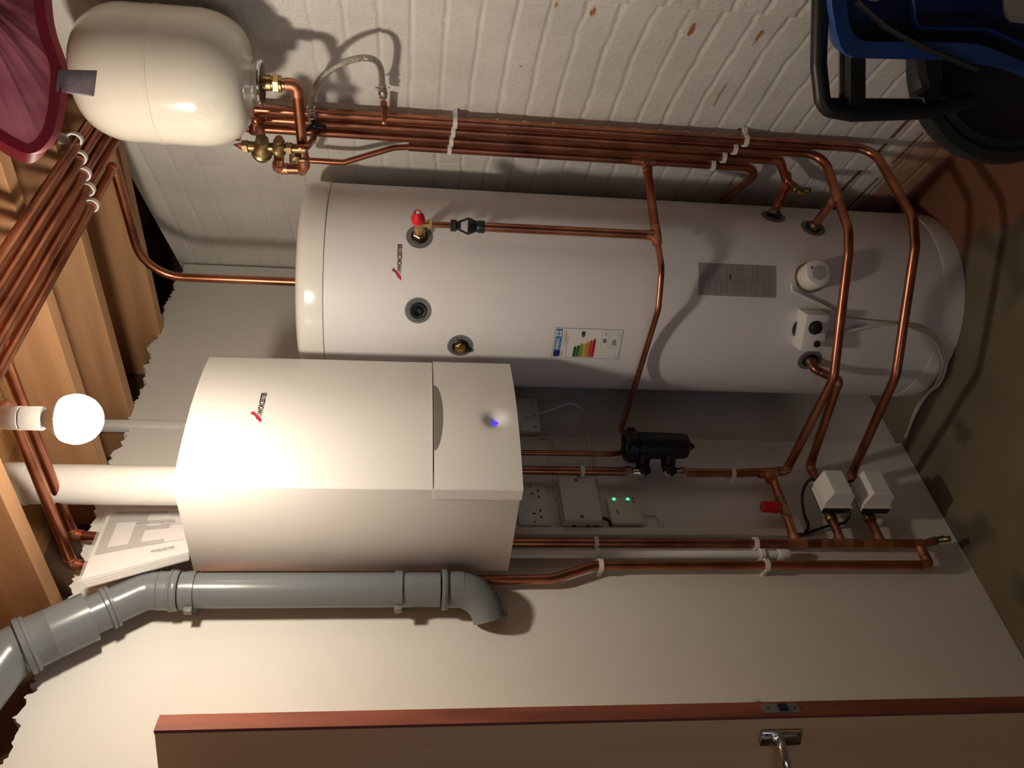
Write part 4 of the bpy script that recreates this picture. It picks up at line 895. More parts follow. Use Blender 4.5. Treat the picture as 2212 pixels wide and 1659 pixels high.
for px in (1392, 1448):
    zz_ = on_y(px, 1012, 1.72).z
    a_ = Vector((fx-0.012, fy+0.004, zz_)); c_ = Vector((px0, 1.742, zz_))
    obj('side_arm', lathe(BM(), [(0, 0.024), (0.018, 0.023), ((c_-a_).length-0.012, 0.0185), ((c_-a_).length-0.002, 0.016)], a_, c_-a_, 28), 'black_plastic', mf)
    s_ = 1 if px < 1420 else -1
    fv = thing('isolating_valve', 'upper chrome isolating valve with black knob on the filter' if s_ > 0 else 'lower chrome isolating valve with black knob on the filter', 'valve', (px0, 1.742, zz_))
    b = BM(); lathe(b, [(-0.013, 0.011), (-0.008, 0.0145), (0.006, 0.0150), (0.014, 0.012), (0.030, 0.012), (0.033, 0.0145), (0.036, 0.0145)], (px0, 1.742, zz_), (0, 0, s_), 28); hexnut(b, (px0, 1.742, zz_+s_*0.034), (0, 0, s_), 0.0165, 0.018)
    obj('body', b, 'chrome', fv)
    b = BM(); kc = Vector((px0-0.012, 1.742-0.018, zz_)); kd = Vector((-0.55, -0.83, 0)).normalized()
    lathe(b, [(0, 0.0065), (0.010, 0.0065), (0.012, 0.0125), (0.026, 0.0125), (0.028, 0.010), (0.028, 0)], kc-kd*0.008, kd, 24)
    for k in range(6): box(b, (0.010, -0.003, 0.012), (0.0155, 0.003, 0.027), mtx=basis(kc-kd*0.008, kd) @ Matrix.Rotation(k*PI/3, 4, 'Z'), bev=0.001)
    obj('knob', b, 'black_plastic', fv)

# ================================================================== ELECTRICS ON THE PLASTER WALL
wb = thing('wiring_box', 'larger cream plastic wiring box under the boiler', 'junction box', (1.476, 1.79, 1.022))
obj('base', box(q := BM(), (1.400, 1.770, 1.016), (1.553, 1.7898, 1.128), bev=0.003) and q, 'cream_plastic', wb)
obj('cover', box(q := BM(), (1.402, 1.750, 1.020), (1.551, 1.772, 1.124), bev=0.004) and q, 'cream_plastic', wb)
for x_ in (1.412, 1.540): obj('screw_recess', lathe(BM(), [(0, 0.006), (0.0006, 0.006), (0.0006, 0.0045), (0.0003, 0)], (x_, 1.7498, 1.075), (0, -1, 0), 16), 'ink_soft', wb)
for z_ in (1.030, 1.052, 1.090): obj('cable_entry', box(q := BM(), (1.3985, 1.772, z_), (1.4005, 1.786, z_+0.010)) and q, 'ink', wb, smooth=False)
hr = thing('heating_receiver', 'small cream heating receiver with two green lights', 'receiver', (1.453, 1.79, 0.905))
obj('case', box(q := BM(), (1.406, 1.766, 0.899), (1.498, 1.7898, 0.993), bev=0.006) and q, 'cream_plastic', hr)
for px, py in ((1326, 1078), (1356, 1078)):
    p_ = on_y(px, py, 1.766); obj('status_light', lathe(BM(), [(0, 0.0045), (0.0012, 0.004), (0.0015, 0)], p_, (0, -1, 0), 16), 'led_green', hr, label='glowing green light')
for px, py in ((1367, 1077), (1369, 1084), (1355, 1084)):
    p_ = on_y(px, py, 1.766); obj('button', lathe(BM(), [(0, 0.0032), (0.001, 0.003), (0.001, 0)], p_, (0, -1, 0), 14), 'ink_soft', hr)
p_ = on_y(1337, 1110, 1.766); put_text('lettering', 'hive', 0.0095, 'ink', hr, lambda x, y, h: Vector((p_.x+x, 1.766-h, p_.z+y)), bold=0.0001)
# double socket
so = thing('double_socket', 'white double power socket partly hidden by the boiler', 'socket', (1.48, 1.79, 1.155))
obj('faceplate', box(q := BM(), (1.406, 1.7785, 1.156), (1.552, 1.7898, 1.242), bev=0.003) and q, 'white_plastic', so)
for cx_ in (1.444, 1.514):
    obj('switch', box(q := BM(), (cx_+0.010, 1.7755, 1.205), (cx_+0.019, 1.779, 1.222), bev=0.001) and q, 'white_plastic', so)
    for dx_, dz_, w_, h_ in ((0, 0.030, 0.0045, 0.008), (-0.011, 0.012, 0.007, 0.0045), (0.011, 0.012, 0.007, 0.0045)):
        obj('pin_slot', box(q := BM(), (cx_+dx_-w_/2, 1.7775, 1.168+dz_-h_/2), (cx_+dx_+w_/2, 1.7788, 1.168+dz_+h_/2)) and q, 'ink', so, smooth=False)
for x_ in (1.416, 1.542): obj('screw', lathe(BM(), [(0, 0.003), (0.0006, 0.003), (0.0006, 0)], (x_, 1.7784, 1.199), (0, -1, 0), 12), 'ink_soft', so)
su = thing('fused_spur', 'white fused switch plate right of the socket under the boiler', 'switch', (1.83, 1.812, 1.155))
sx0, sx1 = 1.750, 1.885
obj('back_box', box(q := BM(), (sx0+0.003, 1.776, 1.153), (sx1-0.003, 1.8118, 1.235), bev=0.002) and q, 'white_plastic', su)
obj('faceplate', box(q := BM(), (sx0, 1.766, 1.150), (sx1, 1.776, 1.238), bev=0.003) and q, 'white_plastic', su)
for x_ in (sx0+0.012, sx0+0.06, sx1-0.012): obj('screw', lathe(BM(), [(0, 0.003), (0.0006, 0.003), (0.0006, 0)], (x_, 1.7659, 1.165), (0, -1, 0), 12), 'ink_soft', su)
obj('fuse_carrier', box(q := BM(), (sx0+0.025, 1.763, 1.168), (sx0+0.05, 1.767, 1.195), bev=0.001) and q, 'white_plastic', su)
# cables
def cable(label, pts, r, m, cat='cable', name='cable', n=8, clear=0):
    P = spline(pts, n)
    if clear:
        for i, q_ in enumerate(P):
            d_ = Vector((q_.x-CC.x, q_.y-CC.y, 0))
            if d_.length < CR+clear: d_ = d_.normalized()*(CR+clear); P[i] = Vector((CC.x+d_.x, CC.y+d_.y, q_.z))
    return tag(obj(name, tube(BM(), P, r, 10), m), label, cat)
Yc = 1.783
cable('white cable looping from the fused switch down to the wiring box', [Vector((1.84, 1.790, 1.152)), on_y(1200, 882, 1.79), on_y(1235, 872, 1.79), on_y(1262, 890, 1.79), on_y(1266, 930, 1.78), on_y(1280, 990, Yc), on_y(1286, 1030, Yc), Vector((1.50, Yc, 1.013))], 0.0032, 'white_plastic')
cable('white cable curving up from beside the wiring box', [Vector((1.735, 1.783, 1.155)), on_y(1192, 950, Yc), on_y(1186, 985, Yc), on_y(1195, 1025, Yc), Vector((1.50, Yc, 1.131))], 0.003, 'white_plastic')
cable('short grey white cable bending from the heating receiver to the trunking', [Vector((1.46, 1.782, 0.8985)), on_y(1395, 1110, 1.782), on_y(1415, 1112, 1.784), on_y(1427, 1128, 1.785), on_y(1424, 1143, 1.786), Vector((1.398, 1.786, on_y(1420, 1146, 1.786).z))], 0.0034, 'white_plastic')
cable('black cable below the wiring box', [Vector((1.420, 1.765, 1.017)), Vector((1.412, 1.766, 1.000)), Vector((1.398, 1.772, 0.995))], 0.0045, 'black_plastic')

# ================================================================== BYPASS VALVE AND ZONE VALVES
bv = thing('bypass_valve', 'brass bypass valve with red plastic cap on the branch pipe', 'valve', (1.45, 1.75, 0.50))
b = BM(); lathe(b, [(-0.034, 0.0125), (-0.030, 0.0150), (-0.018, 0.0150), (-0.016, 0.0125), (-0.008, 0.0150), (0.010, 0.0150), (0.018, 0.0125), (0.022, 0.0150), (0.036, 0.0150), (0.038, 0.0125)], (1.447, 1.75, 0.500), (1, 0, 0), 8)
lathe(b, [(0, 0.012), (0.020, 0.013), (0.022, 0.012)], (1.447, 1.75, 0.500), (0, -0.1, 1), 24); obj('body', b, 'old_brass', bv)
obj('cap', lathe(BM(), [(0.018, 0.0155), (0.022, 0.0170), (0.034, 0.0165), (0.040, 0.0160), (0.060, 0.0162), (0.064, 0.0145), (0.064, 0)], (1.447, 1.75, 0.500), (0, -0.10, 1), 32), 'red_plastic', bv, label='red plastic cap')
def zone_valve(zp, xc, label, marks):
    t = thing('zone_valve', label, 'valve', (xc, 1.75, zp))
    b = BM(); lathe(b, [(-0.046, 0.0150), (-0.044, 0.0165), (-0.030, 0.0165), (-0.028, 0.0130), (-0.014, 0.0160), (0.014, 0.0160), (0.028, 0.0130), (0.030, 0.0165), (0.044, 0.0165), (0.046, 0.0150)], (xc-0.004, 1.752, zp), (1, 0, 0), 10)
    cylinder(b, (xc, 1.752, zp), (xc, 1.722, zp), 0.012, 20); obj('body', b, 'old_brass', t)
    y0, y1 = 1.722, 1.664
    obj('black_base', box(q := BM(), (xc-0.045, 1.7045, zp-0.040), (xc+0.045, 1.726, zp+0.040), bev=0.001) and q, 'black_plastic', t, smooth=False)
    obj('cover_flange', box(q := BM(), (xc-0.0455, 1.699, zp-0.0405), (xc+0.0455, 1.7045, zp+0.0405)) and q, 'white_plastic', t, smooth=False)
    # metal cover, chamfered along its top and front
    bm = BM(); sec = [(0.0400, 1.699), (0.0400, 1.690), (0.030, 1.646), (-0.022, 1.646), (-0.036, 1.662), (-0.036, 1.699)]
    A = [bm.verts.new((xc-0.040, y_, zp+z_)) for z_, y_ in sec]; B = [bm.verts.new((xc+0.042, y_, zp+z_)) for z_, y_ in sec]
    n = len(sec)
    for i in range(n): bm.faces.new((A[i], A[(i+1) % n], B[(i+1) % n], B[i]))
    bm.faces.new(A); bm.faces.new(B); bmesh.ops.bevel(bm, geom=bm.edges[:], offset=0.0012, segments=1, affect='EDGES')
    cv = obj('actuator_cover', bm, 'white_metal', t, smooth=False)
    f = lambda x, y, h: Vector((xc+0.012+x, 1.6455-h, zp+0.004+y))
    put_rect('side_label', -0.043, 0.0, 0.040, 0.016, 'label_white', cv, lambda x, y, h: Vector((xc+x, 1.7055+y, zp+0.0402+h)), 0.0, n=2)
    obj('cover_screw', lathe(BM(), [(0, 0.003), (0.001, 0.003), (0.001, 0)], (xc-0.020, 1.680, zp-0.0362), (0, 0, -1), 12), 'ink_soft', t)
    return t
zx = 1.455
zone_valve(0.371, zx, 'upper white zone valve head with black base', True)
zone_valve(0.257, zx, 'lower white zone valve head with black base', False)
ce = Vector((1.378, 1.782, ztr-0.004))
cable('black cable curving up to the right side of the upper zone valve', [Vector((zx+0.046, 1.712, 0.385)), Vector((zx+0.064, 1.712, 0.393)), on_y(1745, 1040, 1.74), on_y(1733, 1070, 1.75), on_y(1737, 1110, 1.77), on_y(1746, 1135, 1.78), on_y(1738, 1152, 1.782), on_y(1722, 1157, 1.782), ce], 0.0042, 'black_plastic')
cable('black cable running from below the upper zone valve to the trunking', [Vector((zx-0.046, 1.712, 0.343)), Vector((zx-0.062, 1.715, 0.340)), on_y(1822, 1130, 1.75), on_y(1800, 1133, 1.765), on_y(1762, 1145, 1.78), on_y(1735, 1154, 1.783), ce+Vector((0.01, 0.001, 0.0))], 0.0042, 'black_plastic')
cable('short black cable looping behind the lower zone valve', [Vector((zx+0.046, 1.712, 0.272)), Vector((zx+0.064, 1.715, 0.279)), Vector((zx+0.070, 1.735, 0.300)), Vector((zx+0.050, 1.77, 0.318)), Vector((zx+0.0, 1.783, 0.325))], 0.0040, 'black_plastic')
# cream flex from the immersion heater and thermostat to the wall
k0 = on_cyl(1712, 612, CR+0.012); 
cable('cream flex from the immersion cap draped round the thermostat and down to the floor', [k0, on_cyl(1712, 628, CR+0.006), on_cyl(1735, 640, CR+0.005), on_cyl(1775, 658, CR+0.005), on_cyl(1800, 672, CR+0.005), on_cyl(1830, 688, CR+0.005), on_cyl(1900, 696, CR+0.005), on_cyl(1965, 702, CR+0.009), on_cyl(2005, 716, CR+0.010), on_cyl(2030, 745, CR+0.010), on_cyl(2044, 785, CR+0.016), on_z(2030, 828, 0.008), on_z(2005, 850, 0.008), on_z(1985, 880, 0.008), on_z(1968, 915, 0.008), on_z(1957, 945, 0.008)], 0.0038, 'cream_plastic', clear=0.008)
cable('cream flex from the thermostat box lying beside the other on the floor', [TB@Vector((-0.025, -0.036, 0.020)), on_cyl(1830, 715, CR+0.012), on_cyl(1900, 702, CR+0.013), on_cyl(1960, 706, CR+0.017), on_cyl(2010, 728, CR+0.018), on_cyl(2032, 765, CR+0.020), on_cyl(2036, 795, CR+0.024), on_z(2020, 832, 0.0085), on_z(1996, 858, 0.0085), on_z(1976, 890, 0.0085), on_z(1962, 930, 0.0085), on_z(1954, 946, 0.0085)], 0.0036, 'cream_plastic', clear=0.016)

# ================================================================== SOIL PIPE
SX, SY, SR = 1.166, 1.722, 0.0405
sp = thing('soil_pipe', 'grey plastic soil pipe bending at top and bottom beside the boiler', 'soil pipe', (SX, SY, 1.3))
def sz(px): return on_y(px, 1273, SY).z
obj('straight_pipe', cylinder(BM(), (SX, SY, sz(950)), (SX, SY, sz(395)), SR, 48), 'pvc_grey', sp)
# bottom bend into the wall
zb0 = sz(985); arc = [Vector((SX, SY, sz(955))), Vector((SX, SY, zb0))]
ctr = Vector((SX-0.0, SY, zb0))
bend_dir = Vector((-0.80, 0.6, 0)).normalized(); Rb = 0.085
for k in range(1, 11):
    a_ = k/10*math.radians(78); arc.append(ctr+bend_dir*(Rb*(1-math.cos(a_)))+Vector((0, 0, -Rb*math.sin(a_))))
obj('lower_bend', tube(BM(), arc, 0.0425, 48), 'pvc_grey', sp)
obj('bend_plug', lathe(BM(), [(-0.004, 0.0425), (0.002, 0.0435), (0.003, 0.040), (0.001, 0)], arc[-1], arc[-1]-arc[-2], 40), 'rubber_grey', sp)
obj('socket', lathe(BM(), [(0, 0.0425), (0.034, 0.0428), (0.036, 0.0465), (0.040, 0.0485), (0.0415, 0.0470), (0.043, 0.0485), (0.050, 0.0480), (0.051, 0.041)], (SX, SY, sz(1000)), (0, 0, 1), 48), 'pvc_grey', sp)
# top: sockets and 30 degree bend, then reducer to the wide pipe
A0 = Vector((SX, SY, sz(385))); A1 = Vector((SX, SY, sz(300))); ud = (Vector((1.035, SY-0.006, 2.345))-Vector((1.155, SY, 2.165))).normalized()
A1 = Vector((SX, SY, 2.125)); path = fillet([A0, A1, A1+ud*0.115], 0.06, 10)
obj('upper_bend', tube(BM(), path, SR+0.0015, 48), 'pvc_grey', sp)
obj('socket', lathe(BM(), [(-0.004, 0.0405), (-0.004, 0.0445), (0.0, 0.0465), (0.006, 0.0475), (0.010, 0.0460), (0.012, 0.0485), (0.016, 0.0480), (0.018, 0.0445), (0.038, 0.0440), (0.040, 0.0455), (0.042, 0.0430), (0.060, 0.0430), (0.061, 0.0415)], (SX, SY, sz(386)), (0, 0, 1), 48), 'pvc_grey', sp)
obj('straight_collar', lathe(BM(), [(0, 0.0405), (0.001, 0.0435), (0.022, 0.0435), (0.024, 0.0405)], (SX, SY, sz(415)), (0, 0, 1), 48), 'pvc_grey', sp)
B1 = A1+ud*0.070
obj('socket', lathe(BM(), [(0, 0.042), (0.001, 0.0485), (0.007, 0.0490), (0.009, 0.047), (0.011, 0.0495), (0.018, 0.0495), (0.020, 0.0435), (0.056, 0.0435)], B1, ud, 48), 'pvc_grey', sp)
B2 = B1+ud*0.050
obj('reducer', lathe(BM(), [(0, 0.0435), (0.001, 0.0560), (0.080, 0.0565), (0.082, 0.0585), (0.084, 0.0570), (0.118, 0.0575), (0.120, 0.0615), (0.126, 0.0640), (0.129, 0.0620), (0.131, 0.0645), (0.140, 0.0640), (0.141, 0.055)], B2, ud, 56), 'pvc_grey', sp)
B3 = B2+ud*0.135
obj('wide_bend', tube(BM(), fillet([B3, B3+ud*0.030, B3+ud*0.030+Vector((-0.19, 0.0, 0.06)), B3+ud*0.030+Vector((-0.21, 0.0, 0.17))], 0.05, 10), 0.0540, 56), 'pvc_grey', sp)
for px, lb, big in ((416, 'grey bracket holding the soil pipe near its top', 0), (861, 'grey bracket holding the soil pipe near its lower bend', 1)):
    z_ = sz(px); t = thing('pipe_bracket', lb, 'bracket', (SX, 1.79, z_), 'brackets on the soil pipe')
    obj('band', lathe(BM(), [(-0.009, 0.0410), (-0.009, 0.0450), (0.009, 0.0450), (0.009, 0.0410)], (SX, SY, z_), (0, 0, 1), 48), 'pvc_grey', t)
    obj('wall_foot', box(q := BM(), (SX-0.020, SY+0.040, z_-0.008), (SX+0.020, 1.7898, z_+0.008), bev=0.002) and q, 'pvc_grey', t)
    obj('clamp_ear', box(q := BM(), (SX-0.056, SY-0.004, z_-0.009), (SX-0.042, SY+0.012, z_+0.009), bev=0.001) and q, 'pvc_grey', t)

# ================================================================== PAPERS IN A BAG ON THE BOILER
mc = [on_y(386, 1100, 1.66), on_y(410, 1212, 1.66)]
# sheet plane: leans back against the wall pipes, standing on the boiler top
c00 = Vector((1.375, 1.705, bz1+0.004)); c10 = Vector((1.235, 1.600, bz1+0.006)); 
gA = on_y(386, 1102, 1.725); gB = on_y(398, 1200, 1.60); gC = on_y(175, 1252, 1.655); gD = on_y(236, 1103, 1.745)
gA.z = bz1+0.005; gB = on_z(408, 1192, bz1+0.005)
mb = thing('manual_bag', 'clear bag of boiler manuals leaning on top of the boiler', 'manuals', gB)
nP = (gB-gA).cross(gD-gA).normalized(); nP = nP if nP.y < 0 else -nP
def quad(A, B, C_, D, off, th_):
    bm = BM(); g = []; n = 10
    for i in range(n+1):
        row = []
        for j in range(n+1):
            u, v = i/n, j/n; p_ = (A*(1-u)+B*u)*(1-v)+(D*(1-u)+C_*u)*v; row.append((p_+nP*(off+0.004*math.sin(u*3)*math.sin(v*2.6))))
        g.append(row)
    F_ = [[bm.verts.new(p_) for p_ in r_] for r_ in g]; K_ = [[bm.verts.new(p_-nP*th_) for p_ in r_] for r_ in g]
    for i in range(n):
        for j in range(n): bm.faces.new((F_[i][j], F_[i+1][j], F_[i+1][j+1], F_[i][j+1])); bm.faces.new((K_[i][j], K_[i][j+1], K_[i+1][j+1], K_[i+1][j]))
    for i in range(n):
        bm.faces.new((F_[i][0], K_[i][0], K_[i+1][0], F_[i+1][0])); bm.faces.new((F_[i][n], F_[i+1][n], K_[i+1][n], K_[i][n])); bm.faces.new((F_[0][i], F_[0][i+1], K_[0][i+1], K_[0][i])); bm.faces.new((F_[n][i], K_[n][i], K_[n][i+1], F_[n][i+1]))
    return bm
for k in range(4):
    s_ = 0.0035*k; obj('booklet', quad(gA+Vector((0, 0, s_*0.3)), gB+(gB-gA)*0.012*k, gC+(gC-gD)*0.012*k-Vector((0, 0, s_*0.6)), gD, -0.0045*k, 0.0035), 'paper', mb, smooth=False)
def fnP(x, y, h):
    u, v = x, y; p_ = (gA*(1-u)+gB*u)*(1-v)+(gD*(1-u)+gC*u)*v; return p_+nP*(0.0012+0.004*math.sin(u*3)*math.sin(v*2.6)+h)
ws = (gB-gA).length; hs_ = (gD-gA).length
# text frame: reading from the outer (left) edge to the inner edge, i.e. u from 1 to 0
def fT(x, y, h): return fnP(1-x/ws, y/hs_, h)
def mtext(s, x, y, size, m='ink_soft', bold=0.0): put_text('print', s, size, m, mb, lambda a_, b_, h: fT(x*ws+a_, y*hs_+b_, h*0.2), bold=bold)
def mrect(x0, y0, x1, y1, m): put_rect('print_block', x0*ws, y0*hs_, x1*ws, y1*hs_, m, mb, fT, 0.0, 0.0002, n=6)
# pages are turned on their side in the photo: lines run up the sheet
def fS(x, y, h): return fnP(y, x, h)      # x along v (up the sheet), y along u (towards the outer edge)
def srect(v0, u0, v1, u1, m): put_rect('print_block', v0, u0, v1, u1, m, mb, fS, 0.0, 0.0002, n=6)
srect(0.56, 0.08, 0.96, 0.22, 'print_grey'); srect(0.86, 0.22, 0.96, 0.62, 'print_grey'); srect(0.30, 0.62, 0.96, 0.70, 'print_grey'); srect(0.54, 0.30, 0.66, 0.64, 'print_grey'); srect(0.30, 0.30, 0.40, 0.40, 'print_grey'); srect(0.38, 0.33, 0.56, 0.40, 'print_grey')
def stext(s, v, u, size, m='ink_soft', bold=0.0, sx=1.0):
    V_, F_ = text_verts(s, size, bold=bold); V_ = [tuple(fnP(u+(-q.y)/ws, v-q.x*sx/hs_, q.z*0.2+0.0002)) for q in V_]; obj('print', (V_, F_), m, mb, smooth=False)
stext('GREENSTAR CDi CLASSIC SYSTEM', 0.93, 0.07, 0.0105, 'ink_soft', 0.0002, 0.82)
stext('GREENSTAR CDi CLASSIC SYSTEM', 0.66, 0.28, 0.0078, 'ink_soft', 0.0002, 0.80)
stext('INSTALLATION AND MAINTENANCE INSTRUCTIONS', 0.66, 0.235, 0.0045, 'ink_soft', 0.0, 0.85)
stext('WORCESTER', 0.40, 0.85, 0.011, 'ink_soft', 0.0003, 0.85)
for u_ in (0.11, 0.13, 0.30, 0.325, 0.68, 0.695, 0.88): srect(0.05 if u_ < 0.4 else 0.1, u_, 0.32, u_+0.004, 'print_grey')
obj('polythene_sleeve', quad(gA-(gB-gA)*0.02, gB+(gB-gA)*0.06, gC+(gC-gD)*0.05+(gC-gB)*0.02, gD+(gD-gA)*0.03, 0.0035, 0.021), 'polythene', mb, smooth=True, label='clear glossy plastic sleeve')

# ================================================================== LAMP
lp = thing('light_fitting', 'bare glowing light bulb in a white holder hanging from the joists', 'light', (BULB.x, BULB.y, 2.50))
ax = Vector((0.0, 0.0, 1.0))
mb_, nt, bs = nodes('bulb_glass'); bs.inputs['Emission Color'].default_value = BULB_COLOR; bs.inputs['Emission Strength'].default_value = BULB_STRENGTH; bs.inputs['Base Color'].default_value = (1, 1, 1, 1)
r0 = 0.043; pr_ = [(-r0, 0)]
for k in range(1, 13):
    a_ = -PI/2+k/12*(PI/2+0.45); pr_.append((r0*math.sin(a_), r0*math.cos(a_)))
pr_ += [(0.0225, 0.0365)]
obj('bulb', lathe(BM(), pr_, BULB, ax, 24), mb_, lp, label='glowing pear shaped bulb')
zh = BULB.z+0.052
obj('bulb_base', lathe(BM(), [(0.0215, 0.0367), (0.031, 0.0300), (0.044, 0.0190), (0.052, 0.0135)], BULB, ax, 28), 'white_plastic', lp)
obj('bulb_cap', lathe(BM(), [(0, 0.0115), (0.02, 0.0115)], (BULB.x, BULB.y, zh-0.004), ax, 20), 'chrome', lp)
obj('holder_skirt', lathe(BM(), [(0, 0.0150), (0, 0.0195), (0.002, 0.0205), (0.034, 0.0205), (0.035, 0.0185)], (BULB.x, BULB.y, zh), ax, 32), 'white_plastic', lp)
obj('holder_body', lathe(BM(), [(0, 0.0185), (0.003, 0.0185), (0.0035, 0.0205), (0.034, 0.0200), (0.042, 0.014), (0.060, 0.0065)], (BULB.x, BULB.y, zh+0.034), ax, 32), 'white_plastic', lp)
obj('flex', tube(BM(), [(BULB.x, BULB.y, zh+0.090), (BULB.x-0.002, BULB.y, 2.504)], 0.0035, 10), 'white_plastic', lp)

# ================================================================== PINK FABRIC ITEM NEAR THE CAMERA
PD = 0.92; az_ = math.radians(24); pn = Vector((-math.cos(az_), -math.sin(az_), 0))
def on_pink(px, py, back=0.0): return hit(px, py, (PD*math.cos(az_)-pn.x*back, PD*math.sin(az_)-pn.y*back, 0), tuple(pn))
out = [(92, -30), (97, 30), (106, 75), (120, 115), (129, 145), (130, 175), (127, 210), (122, 250), (110, 290), (88, 318), (62, 327), (30, 314), (0, 296), (-60, 252), (-130, 150), (-170, 40), (-150, -80), (-80, -160), (20, -150), (75, -90)]
rim = spline([on_pink(x, y) for x, y in out+[out[0]]], 6)[:-1]
pk = thing('mesh_hamper', 'pink mesh hanging basket with red rim near the ceiling', 'basket', min(rim, key=lambda p_: p_.z))
cen = on_pink(-150, -60)
bm = BM(); rings = []; NR = 14
for j in range(NR+1):
    t = j/NR; rg = []
    for k, p_ in enumerate(rim):
        q_ = cen+(p_-cen)*(1-t*0.999); fold = 0.006*math.sin(k*0.42+t*2.0)*(1-t)*t*2+0.002*math.sin(k*1.1+3)*t*(1-t)*3
        rg.append(bm.verts.new(q_-pn*(0.045*(1-(1-t)**2))*1.0+pn*fold))
    rings.append(rg)
for a_, b_ in zip(rings, rings[1:]):
    for k in range(len(rim)): k2 = (k+1) % len(rim); bm.faces.new((a_[k], a_[k2], b_[k2], b_[k]))
bm.faces.new(rings[-1]); 
o = obj('mesh_panel', bm, 'pink_mesh', pk)
sd_ = o.modifiers.new('thickness', 'SOLIDIFY'); sd_.thickness = 0.002
def band(name, pts, w0, w1, m):
    bm = BM(); n = len(pts); g = []
    for k in range(n):
        t = (pts[(k+1) % n]-pts[k-1]).normalized(); r_ = t.cross(pn).normalized(); r_ = r_ if r_.dot(pts[k]-cen) > 0 else -r_
        g.append([bm.verts.new(pts[k]+r_*0.002+pn*w0), bm.verts.new(pts[k]-r_*0.0075+pn*(w0+0.001)), bm.verts.new(pts[k]-r_*0.007-pn*w1*0.2), bm.verts.new(pts[k]+r_*0.003-pn*w1)])
    for k in range(n):
        a_, b_ = g[k], g[(k+1) % n]
        for i in range(4): bm.faces.new((a_[i], b_[i], b_[(i+1) % 4], a_[(i+1) % 4]))
    return obj(name, bm, m, pk)
band('rim_binding', rim, 0.003, 0.012, 'pink_rim')
rim2 = [p_-pn*0.022+Vector((-math.sin(az_)*0.014, math.cos(az_)*0.014, 0.012)) for p_ in rim]
cen2 = sum(rim2, Vector((0, 0, 0)))/len(rim2)
bm = BM(); A_ = [bm.verts.new(p_-pn*0.004) for p_ in rim]; B_ = [bm.verts.new(p_) for p_ in rim2]
for k in range(len(rim)): k2 = (k+1) % len(rim); bm.faces.new((A_[k], A_[k2], B_[k2], B_[k]))
obj('side_band', bm, 'pink_rim', pk)

tz_ = [on_pink(x, y, o_) for x, y, o_ in ((126, 153, 0.0), (126, 197, 0.0))]
bm = BM(); g = []
for i in range(9):
    t = i/8; g.append([bm.verts.new(on_pink(126+84*t-6*s_, 150+2*t+(42+8*t)*s_, -0.006+0.012*math.sin(t*2.4)*(0.3+s_)+0.004*t)) for s_ in (0, 0.5, 0.8, 1.0, 1.12)])
for i in range(8):
    for j in range(4): bm.faces.new((g[i][j], g[i+1][j], g[i+1][j+1], g[i][j+1]))
ct = obj('care_tag', bm, 'tag_cloth', pk, label='pale cloth care label'); m_ = ct.modifiers.new('thickness', 'SOLIDIFY'); m_.thickness = 0.0008
for i in range(15):
    t = (i+0.5)/15*0.62; bm = BM()
    bm.faces.new([bm.verts.new(on_pink(126+84*tt, 153+2*tt+36*s_, -0.0005-0.006+0.012*math.sin(tt*2.4)*(0.3+s_)+0.004*tt-0.001)) for tt, s_ in ((t, 0.0), (t+0.012, 0.0), (t+0.012, 0.93), (t, 0.93))])
    obj('print_line', bm, 'print_grey', ct, smooth=False)

# ================================================================== BLUE WHEELED CART BY THE BRICK WALL
QD = 1.60; aq = math.radians(20.5); qn = Vector((-math.cos(aq), -math.sin(aq), 0))
def oc(px, py, back=0.0): return hit(px, py, (QD*math.cos(aq)-qn.x*back, QD*math.sin(aq)-qn.y*back, 0), tuple(qn))
ctm = thing('wheeled_cart', 'blue plastic cart with black frame and big wheel by the brick wall', 'cart', (oc(2190, 90).x, oc(2190, 90).y, 0))
outer = [(1792, -90), (1795, 10), (1803, 60), (1813, 98), (1824, 115), (1843, 125), (1900, 127), (2070, 131), (2130, 140), (2212, 155), (2300, 190), (2380, 180), (2400, -90)]
inner = [(1826, -90), (1829, 10), (1836, 58), (1845, 74), (1858, 86), (1880, 90), (1960, 91), (2080, 92), (2115, 96), (2150, 108), (2230, 140), (2330, 150), (2350, -90)]
o_f = [oc(*p_) for p_ in outer]; i_f = [oc(*p_) for p_ in inner]
cc_ = oc(2080, 10)
def shrink(pts, s_, back): return [cc_+(p_-cc_)*s_-qn*back for p_ in pts]
bm = BM(); n = len(outer)
def strip(A, B):
    for k in range(n): bm.faces.new((A[k], A[(k+1) % n], B[(k+1) % n], B[k]))
L1 = [bm.verts.new(p_+qn*0.004) for p_ in o_f]; L2 = [bm.verts.new(p_) for p_ in i_f]; L0 = [bm.verts.new(p_-qn*0.012) for p_ in o_f]; Lb = [bm.verts.new(p_) for p_ in shrink(o_f, 0.88, 0.10)]
strip(L0, L1); strip(L1, L2); strip(Lb, L0); bm.faces.new(Lb)
obj('tub', bm, 'blue_plastic', ctm)
bm = BM(); K1 = [bm.verts.new(p_) for p_ in i_f]; K2 = [bm.verts.new(p_) for p_ in shrink(i_f, 0.90, 0.07)]; strip(K1, K2); bm.faces.new(K2); obj('tub_inside', bm, 'navy_plastic', ctm)
obj('inner_panel', tube(BM(), fillet([oc(1960, -60, 0.03), oc(1975, 60, 0.03), oc(2130, 62, 0.03), oc(2240, 112, 0.03)], 0.02), 0.02, 12, flat_=(0.012, 0.004)), 'blue_plastic', ctm)
bm = BM(); bm.faces.new([bm.verts.new(oc(x, y, 0.075)) for x, y in ((1950, -70), (1958, 52), (2128, 55), (2170, 70), (2260, 60), (2260, -70))]); 
o = obj('inner_tray', bm, 'blue_plastic', ctm, smooth=False); sm = o.modifiers.new('thickness', 'SOLIDIFY'); sm.thickness = 0.006
